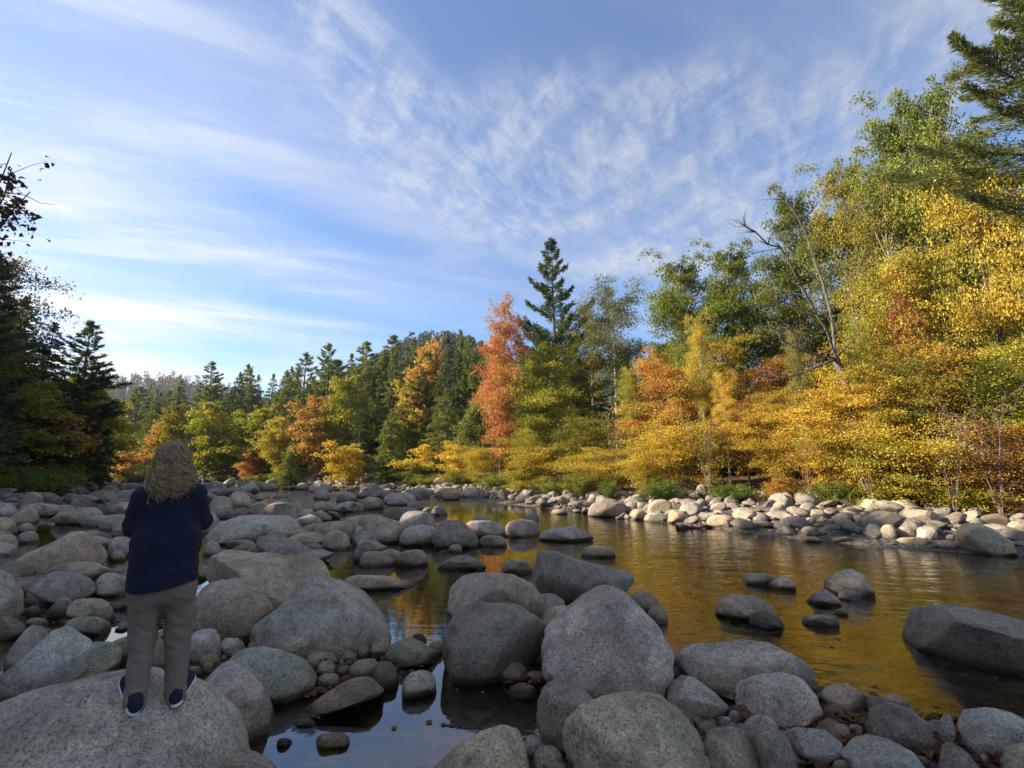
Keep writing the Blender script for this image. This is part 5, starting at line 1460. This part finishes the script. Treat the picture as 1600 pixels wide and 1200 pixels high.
def person():
    # stands on the big speckled boulder: feet where the lines of sight to the heels meet it
    dg = bpy.context.evaluated_depsgraph_get()
    bvh = BVHTree.FromObject(STAND, dg)
    def hit(px, py):
        h = bvh.ray_cast(Vector((0, 0, CAMZ)) - STAND.location, ray(px, py).normalized())[0]
        return h + STAND.location
    hl, hr = hit(209, 1121), hit(273, 1110)
    mid = (hl + hr) / 2
    rz = math.atan2(-mid.x, mid.y)
    # size so that the crown of the head comes at its height in the picture
    q = ray(262, 693)
    S = (CAMZ + q.z / math.hypot(q.x, q.y) * math.hypot(mid.x, mid.y) * 1.015 - mid.z) / 1.66
    e = bpy.data.objects.new('person', None)
    COL.objects.link(e)
    e.location = mid
    e.rotation_euler = (0, R(-2.2), rz)
    e.scale = (S * .86, S, S)
    print('PERSON SCALE', S, mid)
    tag(e, 'person seen from behind in navy fleece and grey trousers, arms folded, on a boulder', 'person')
    inv = Matrix.LocRotScale(e.location, e.rotation_euler, e.scale).inverted()
    def sole(pt):
        return inv @ pt
    def ground_at(x, y):
        w = Matrix.LocRotScale(e.location, e.rotation_euler, e.scale) @ Vector((x, y, 0.5))
        h = bvh.ray_cast(w - STAND.location, Vector((0, 0, -1)))[0]
        return (inv @ (h + STAND.location)).z if h else 0.0
    L, Rr = sole(hl), sole(hr)
    skin = plain_mat('skin', (.42, .25, .18), (.50, .31, .23), 30, .55, .1, .001)
    fleece = plain_mat('navy_fleece', (.0028, .0045, .014), (.007, .010, .028), 160, .95, .8, .004)
    cloth = plain_mat('taupe_trousers', (.20, .138, .095), (.27, .19, .135), 220, .9, .4, .002)
    hair_m = plain_mat('curly_hair', (.095, .05, .022), (.68, .43, .20), 40, .55, .2, .002, attr='tone')
    shoe_m = plain_mat('navy_canvas', (.004, .006, .016), (.009, .012, .028), 260, .85, .4, .001)
    sole_m = plain_mat('white_rubber', (.62, .61, .58), (.72, .71, .68), 60, .6, .1, .001)

    # --- body: head, neck, trunk, folded arms with hands, legs, as one figure
    b = SDF((-.36, -.22, .0), (.36, .46, 1.70), .0075)
    b.egg((0, .015, 1.555), (.074, .094, .108), .0)
    b.egg((0, .055, 1.50), (.056, .062, .075), .03)
    b.limb((0, .105, 1.545), (0, .118, 1.515), .010, .016, .012)        # nose
    b.egg((0, .108, 1.475), (.024, .010, .009), .008)                    # lips
    b.egg((0, .098, 1.445), (.025, .020, .020), .015)                    # chin
    for s in (-1, 1):
        b.egg((s * .031, .096, 1.555), (.014, .012, .010), .006)         # eyes
        b.limb((s * .018, .102, 1.575), (s * .048, .088, 1.575), .009, .007, .012)
        b.egg((s * .078, .0, 1.535), (.012, .022, .032), .008)           # ears
    b.limb((0, -.005, 1.36), (0, .01, 1.50), .058, .052, .03)
    b.limb((0, 0, .92), (0, .0, 1.26), .135, .14, .03, (1.2, .8, 1))
    b.limb((-.12, -.005, 1.325), (.12, -.005, 1.325), .06, .06, .05)
    for s in (-1, 1):
        sh, el, wr = (s * .165, 0, 1.315), (s * .222, .14, 1.125), (-s * .045, .235 + .03 * (s > 0), 1.145)
        b.limb(sh, el, .052, .042, .03)
        b.limb(el, wr, .040, .027, .02)
        w = np.array(wr)
        pm = w + (-s * .075, .012, .0)
        b.limb(w, pm, .024, .027, .012, (1, .62, 1.2))
        for f in range(4):
            dz = .030 - .02 * f
            k0 = pm + (-s * .010, .0, dz)
            ln = (.036, .042, .040, .032)[f]
            k1 = k0 + (-s * ln, .006, -.004)
            k2 = k1 + (-s * ln * .55, -.018, -.004)
            b.limb(k0, k1, .0092, .0086, .004)
            b.limb(k1, k2, .0086, .0076, .003)
        th = w + (-s * .03, .0, .028)
        b.limb(th, th + (-s * .024, .004, .026), .012, .0095, .006)
        b.limb(th + (-s * .024, .004, .026), th + (-s * .046, -.002, .030), .0095, .008, .003)
        b.limb((s * .085, 0, .84), (s * .095 * .45 + (L if s < 0 else Rr).x * .55, .04 + .3 * (L if s < 0 else Rr).y, .45), .062, .036, .03)
        foot = L if s < 0 else Rr
        b.limb((s * .095 * .45 + foot.x * .55, .04 + .3 * foot.y, .45), (foot.x, foot.y + .05, foot.z + .09), .036, .034, .02)
    obj('body', b.mesh('body', skin), e)

    # --- fleece
    g = SDF((-.42, -.30, .66), (.42, .46, 1.46), .009)
    g.limb((0, -.012, .78), (0, .0, 1.02), .178, .165, .03, (1.26, .98, 1))
    g.limb((0, -.005, 1.02), (0, -.005, 1.24), .165, .150, .06, (1.20, .86, 1))
    g.limb((-.115, -.005, 1.318), (.115, -.005, 1.318), .072, .072, .08)
    g.limb((0, 0, 1.34), (0, .005, 1.405), .078, .066, .03)
    for s in (-1, 1):
        sh, el, wr = (s * .165, 0, 1.310), (s * .226, .14, 1.13), (-s * .035, .232 + .03 * (s > 0), 1.145)
        g.limb(sh, el, .074, .062, .05)
        g.limb(el, wr, .064, .046, .03)
        g.limb((s * .170, -.02, 1.30), (s * .195, .06, 1.16), .066, .068, .03)
    zz = g.lo[2] + g.h * np.arange(g.n[2])
    yy = g.lo[1] + g.h * np.arange(g.n[1])
    xx = g.lo[0] + g.h * np.arange(g.n[0])
    hem = .765 + .012 * np.sin(xx * 9)[:, None] + .02 * yy[None, :]
    g.F = np.maximum(g.F, (hem[:, :, None] - zz[None, None, :]).astype(np.float32))
    def wrinkle(V):
        n = .007 * vnoise(V * (1, 1, 2.2), 7.0) + .004 * vnoise(V * (1, 1, 2.6), 17.0, 4)
        d = V * (1, 1, 0) - (0, .01, 0)
        d /= np.linalg.norm(d, axis=1, keepdims=True) + 1e-6
        fold = .011 * vnoise(V * (.7, .7, 2.2) + V[:, [2, 2, 0]] * (.6, 0, 1.5), 8.0, 9) * sst(V[:, 2], .78, .84) * (1 - sst(V[:, 2], 1.02, 1.16))
        return V + d * (n + fold)[:, None]
    fl = obj('fleece', g.mesh('fleece', fleece, wrinkle), e)
    band = Geo()
    a = np.linspace(0, 2 * math.pi, 49)
    ring = np.stack([.206 * np.cos(a), .153 * np.sin(a), .775 + .012 * np.sin(.206 * np.cos(a) * 9) + .02 * .153 * np.sin(a)], -1)
    band.tube(ring, .0095, 6)
    obj('hem', band.mesh('hem', fleece), fl)

    # --- trousers
    t = SDF((-.34, -.32, -.06), (.34, .34, .96), .008)
    t.limb((0, -.0, .84), (0, -.0, .76), .140, .146, .03, (1.22, .84, 1))
    for s in (-1, 1):
        t.egg((s * .080, -.045, .745), (.095, .092, .11), .05)
        foot = L if s < 0 else Rr
        fx, fy, fz = foot.x, foot.y + .045, foot.z
        kn = (s * .095 * .45 + fx * .55, .03 + .3 * fy, .45)
        t.limb((s * .098, -.01, .76), kn, .116, .083, .03)
        t.limb(kn, (fx, fy, fz + .085), .083, .067, .03)
        t.limb((fx, fy, fz + .085), (fx, fy + .01, fz + .062), .068, .074, .01)
    def crease(V):
        n = .005 * vnoise(V * (1, 1, 1.7), 9.0, 2) + .003 * vnoise(V, 22.0, 6)
        kz = np.exp(-((V[:, 2] - .45) / .13) ** 2) + .9 * np.exp(-((V[:, 2] - .12) / .07) ** 2) + .5 * np.exp(-((V[:, 2] - .66) / .06) ** 2)
        fold = .010 * kz * vnoise(V * (1, 1, 2.8) + V[:, [2, 2, 0]] * (.5, 0, 1.2), 12.0, 3)
        cx = np.sign(V[:, 0]) * .1
        d = np.stack([V[:, 0] - cx, V[:, 1], V[:, 2] * 0], -1)
        d /= np.linalg.norm(d, axis=1, keepdims=True) + 1e-6
        return V + d * (n + fold)[:, None]
    tr = obj('trousers', t.mesh('trousers', cloth, crease), e)
    for s in (-1, 1):
        pk = Geo()
        a = np.array([(-.055, .775), (.05, .79), (.05, .70), (0, .675), (-.05, .70), (-.055, .775)])
        ring = np.stack([s * .095 + s * a[:, 0], np.full(6, -.150) - .02 * (a[:, 1] < .72), a[:, 1]], -1)
        pk.tube(ring, .0022, 4)
        obj('pocket', pk.mesh('pocket', cloth), tr)

    # --- slip-on shoes, toes turned out
    for s in (-1, 1):
        foot = L if s < 0 else Rr
        yaw = R(-26 * s)
        f = np.array((math.sin(-yaw), math.cos(-yaw)))
        toe_z = ground_at(foot.x + f[0] * .2, foot.y + f[1] * .2)
        heel_z = ground_at(foot.x, foot.y)
        slope = (toe_z - heel_z) / .2
        sh = SDF((-.09, -.06, -.02), (.09, .28, .14), .006)
        sh.limb((0, .025, .045), (0, .20, .034), .044, .045, .03, (.98, 1, 1))
        sh.limb((0, .012, .06), (0, .03, .078), .034, .036, .02)
        sh.limb((0, .05, .075), (0, .15, .05), .032, .028, .03)
        up = sh.mesh('shoe', shoe_m)
        so = SDF((-.09, -.06, -.03), (.09, .29, .06), .005)
        so.limb((0, .022, .014), (0, .205, .014), .043, .047, .01, (.98, 1, .36))
        so.limb((0, .022, .004), (0, .205, .004), .043, .047, .01, (.98, 1, .26))
        so_me = so.mesh('sole', sole_m)
        o1 = obj('shoe', up, e)
        o1.location = (foot.x, foot.y, heel_z + .012)
        o1.rotation_euler = (math.atan(slope), 0, yaw)
        obj('sole', so_me, o1)

    # --- shoulder-length curls
    rng = np.random.default_rng(12)
    h = SDF((-.24, -.26, 1.18), (.24, .20, 1.70), .009)
    h.egg((0, -.005, 1.565), (.086, .100, .096), 0)
    h.limb((-.05, -.03, 1.50), (-.062, -.045, 1.345), .062, .052, .05, (1, .8, 1))
    h.limb((.05, -.03, 1.50), (.062, -.045, 1.345), .062, .052, .05, (1, .8, 1))
    h.limb((0, -.06, 1.55), (0, -.085, 1.335), .085, .060, .06, (1.2, .8, 1))
    yy2 = h.lo[1] + h.h * np.arange(h.n[1])
    zz2 = h.lo[2] + h.h * np.arange(h.n[2])
    face = (.075 - (yy2[None, :, None] - .02) - np.clip((zz2[None, None, :] - 1.60), 0, 1) * 0 + 0 * h.F)
    h.F = np.maximum(h.F, np.where(zz2[None, None, :] < 1.615, (yy2[None, :, None] - .055), -1).astype(np.float32))
    hm = h.mesh('hair', hair_m)
    at = hm.attributes.new('tone', 'FLOAT', 'POINT')
    at.data.foreach_set('value', np.full(len(hm.vertices), .12, np.float32))
    ho = obj('hair', hm, e)
    G = Geo()
    tones = []
    for i in range(330):                                        # locks of fine strands
        az = rng.uniform(-2.75, 2.75) - math.pi / 2           # round the back and sides, face left free
        layer = rng.random()
        n = 26
        s = np.linspace(0, 1, n)
        top = 1.6745 - .085 * rng.random() ** 1.8
        end = 1.355 - .09 * rng.random() + .10 * rng.random() ** 3
        z = top + (end - top) * s ** 1.15
        q = np.clip((1.6755 - z) / .10, 0, 1)                  # bell: tight on the crown, wide at the shoulders
        rad = .097 * np.sqrt(1 - (1 - q) ** 2) + .032 * sst(1.60 - z, 0, .20) - .016 * sst(1.35 - z, 0, .10)
        rad = rad * (.88 + .16 * layer)
        aa = az + rng.normal() * .08 * s
        w0 = (.0035 + .015 * s ** .9) * rng.uniform(.7, 1.5)
        fq = rng.uniform(2.6, 4.6)
        ph = rng.uniform(0, 6.28)
        tn = np.clip(rng.normal() * .22 + .46, 0, 1)
        for k in range(9):
            jx, jy, jz = rng.normal(size=3) * .0065
            sp = .4 + 1.3 * s
            p2 = ph + rng.normal() * .35
            ww = w0 * rng.uniform(.6, 1.3)
            cx = rad * 1.04 * np.cos(aa) + ww * np.cos(fq * 6.28 * s + p2) + jx * sp
            cy = rad * np.sin(aa) * .98 - .02 + ww * np.sin(fq * 6.28 * s + p2) + jy * sp
            cy = np.where((z < 1.60) & (cy > .06), .06 + .3 * (cy - .06), cy)
            cz = z + ww * .7 * np.sin(fq * 6.28 * s + p2 + 1) + jz * sp * (s > .1)
            m = n - rng.integers(0, 5)
            r0 = rng.uniform(.0011, .0024) * np.sin(np.clip(s[:m] * .93 + .07, 0, 1) * math.pi) ** .3
            G.tube(np.stack([cx, cy, cz], -1)[:m], r0 + .0003, 3)
            tones.append(np.repeat(np.clip(tn + rng.normal() * .10 + .16 * s[:m] + .02, 0, 1), 3))
    for i in range(420):                                        # stray hairs
        az = rng.uniform(-2.9, 2.9) - math.pi / 2
        z0 = rng.uniform(1.34, 1.66)
        q = np.clip((1.672 - z0) / .10, 0, 1)
        rr = .098 * math.sqrt(1 - (1 - q) ** 2) + .036 * float(sst(np.array(1.60 - z0), 0, .20))
        p = np.array((rr * math.cos(az), rr * math.sin(az) * .98 - .02, z0))
        out = np.array((math.cos(az), math.sin(az), .1))
        v = unit(out * .6 + rng.normal(size=3) * .5 + (0, 0, -.5))
        ln = rng.uniform(.03, .07)
        G.tube(np.stack([p - out * .01, p + v * ln * .5 + rng.normal(size=3) * .006, p + v * ln + rng.normal(size=3) * .012]), .0008, 3)
        tones.append(np.full(9, rng.uniform(.5, 1)))
    obj('curls', G.mesh('curls', hair_m, attrs={'tone': np.concatenate(tones)}), ho)
person()

# ------------------------------------------------------------------ driftwood, twigs and fallen leaves
M_WET = bark_mat('wet_wood', (.030, .020, .014), (.10, .07, .05))
def stick(label, name, pts, r, cat, lift=0.0, twigs=0):
    rng = np.random.default_rng(len(label))
    W = [to_surface(x, y) + Vector((0, 0, lift)) for x, y in pts]
    P = np.array([w[:] for w in W])
    o3 = P[0].copy()
    G = Geo()
    n = 9
    s = np.linspace(0, 1, n)
    u = np.linspace(0, 1, len(P))
    C = np.stack([np.interp(s, u, P[:, k]) for k in range(3)], -1) - o3 + rng.normal(size=(n, 3)) * r * .25
    G.tube(C, r * (1 - .5 * s) * (1 + .15 * rng.normal(size=n)), 7)
    for _ in range(twigs):
        i = rng.integers(2, n - 1)
        d = unit(rng.normal(size=3)) * r * 5
        d[2] = abs(d[2])
        G.tube(np.stack([C[i], C[i] + d * .5, C[i] + d]), [r * .4, r * .3, r * .15], 5)
    tag(obj(name, G.mesh(name, M_WET), loc=o3), label, cat)
stick('dark broken driftwood log lying in the right shallows', 'driftwood_log', [(1058, 827), (1085, 826), (1112, 825)], .085, 'log', .03, 2)
stick('short bark stick floating on the sky reflecting pool', 'floating_stick', [(690, 1133), (708, 1136), (730, 1139)], .011, 'stick', .004, 1)
stick('thin pale twig leaning at the foot of the dark round boulder', 'twig', [(697, 1036), (708, 1048), (718, 1053)], .006, 'twig', .02)
stick('bleached thin branch lying on the left bar', 'bleached_branch', [(101, 775), (112, 780), (121, 784)], .05, 'branch', .35)
stick('long pale branch fallen on the cobbles at the right edge', 'fallen_branch', [(1490, 795), (1510, 788), (1535, 780)], .02, 'branch', .22)


def litter():
    rng = np.random.default_rng(8)
    P = []
    for px, py, r_, n in ((1245, 1178, .28, 260), (1300, 1140, .2, 120), (1480, 1165, .28, 240), (1560, 1185, .35, 260), (1400, 1178, .25, 160), (1210, 1130, .15, 60), (520, 1060, .22, 120), (590, 1050, .12, 60), (820, 1062, .12, 70), (110, 958, .5, 130), (60, 940, .4, 90), (1330, 1122, .16, 120), (880, 1195, .2, 80)):
        c = to_surface(px, py)
        for _ in range(n):
            x, y = c.x + rng.normal() * r_, c.y + rng.normal() * r_
            P.append((x, y, max(gz(x, y), 0.004) + .012 + .02 * rng.random()))
    # leaves blown among the cobbles and under the trees of the far bank
    for k in range(3, 12):
        a, b = BANK[k], BANK[k + 1]
        nv = np.array(((b - a)[1], -(b - a)[0])) / np.hypot(*(b - a))
        n = int(np.hypot(*(b - a)) * 60)
        for _ in range(n):
            p = a + (b - a) * rng.random() + nv * (2.2 + abs(rng.normal()) * 3.0)
            P.append((*p, gz(*p) + .03))
    V, Q = leaf_quads(rng, np.array(P), .075, .8, .75, .2)
    o = tag(obj('fallen_leaves', mesh_np('fallen_leaves', V, Q, M_LEAF, False, {'tone': rng.random(len(Q)), 'jit': rng.random(len(Q))})), 'red brown fallen leaves caught between the stones', 'leaves', kind='stuff')
    o.color = (.13, .05, .025, 1)
    o['color_b'] = [.30, .15, .05, 1.0]
litter()

def floating_leaves():
    rng = np.random.default_rng(21)
    P = []
    for px, py, r_, n in ((560, 1120, .35, 3), (720, 1100, .25, 4), (760, 905, .5, 12), (1100, 900, 1.4, 30), (1350, 1000, 1.2, 30), (1250, 880, 1.5, 24), (640, 880, .5, 12), (1000, 850, 1.6, 20)):
        c = to_surface(px, py)
        for _ in range(n):
            P.append((c.x + rng.normal() * r_, c.y + rng.normal() * r_, .006))
    V, Q = leaf_quads(rng, np.array(P), .055, .97, .8, .06)
    o = tag(obj('floating_leaves', mesh_np('floating_leaves', V, Q, M_LEAF, False, {'tone': rng.random(len(Q)), 'jit': rng.random(len(Q))})), 'yellow and brown leaves drifting on the water', 'leaves', kind='stuff')
    o.color = (.40, .22, .04, 1)
    o['color_b'] = [.22, .10, .03, 1.0]
floating_leaves()
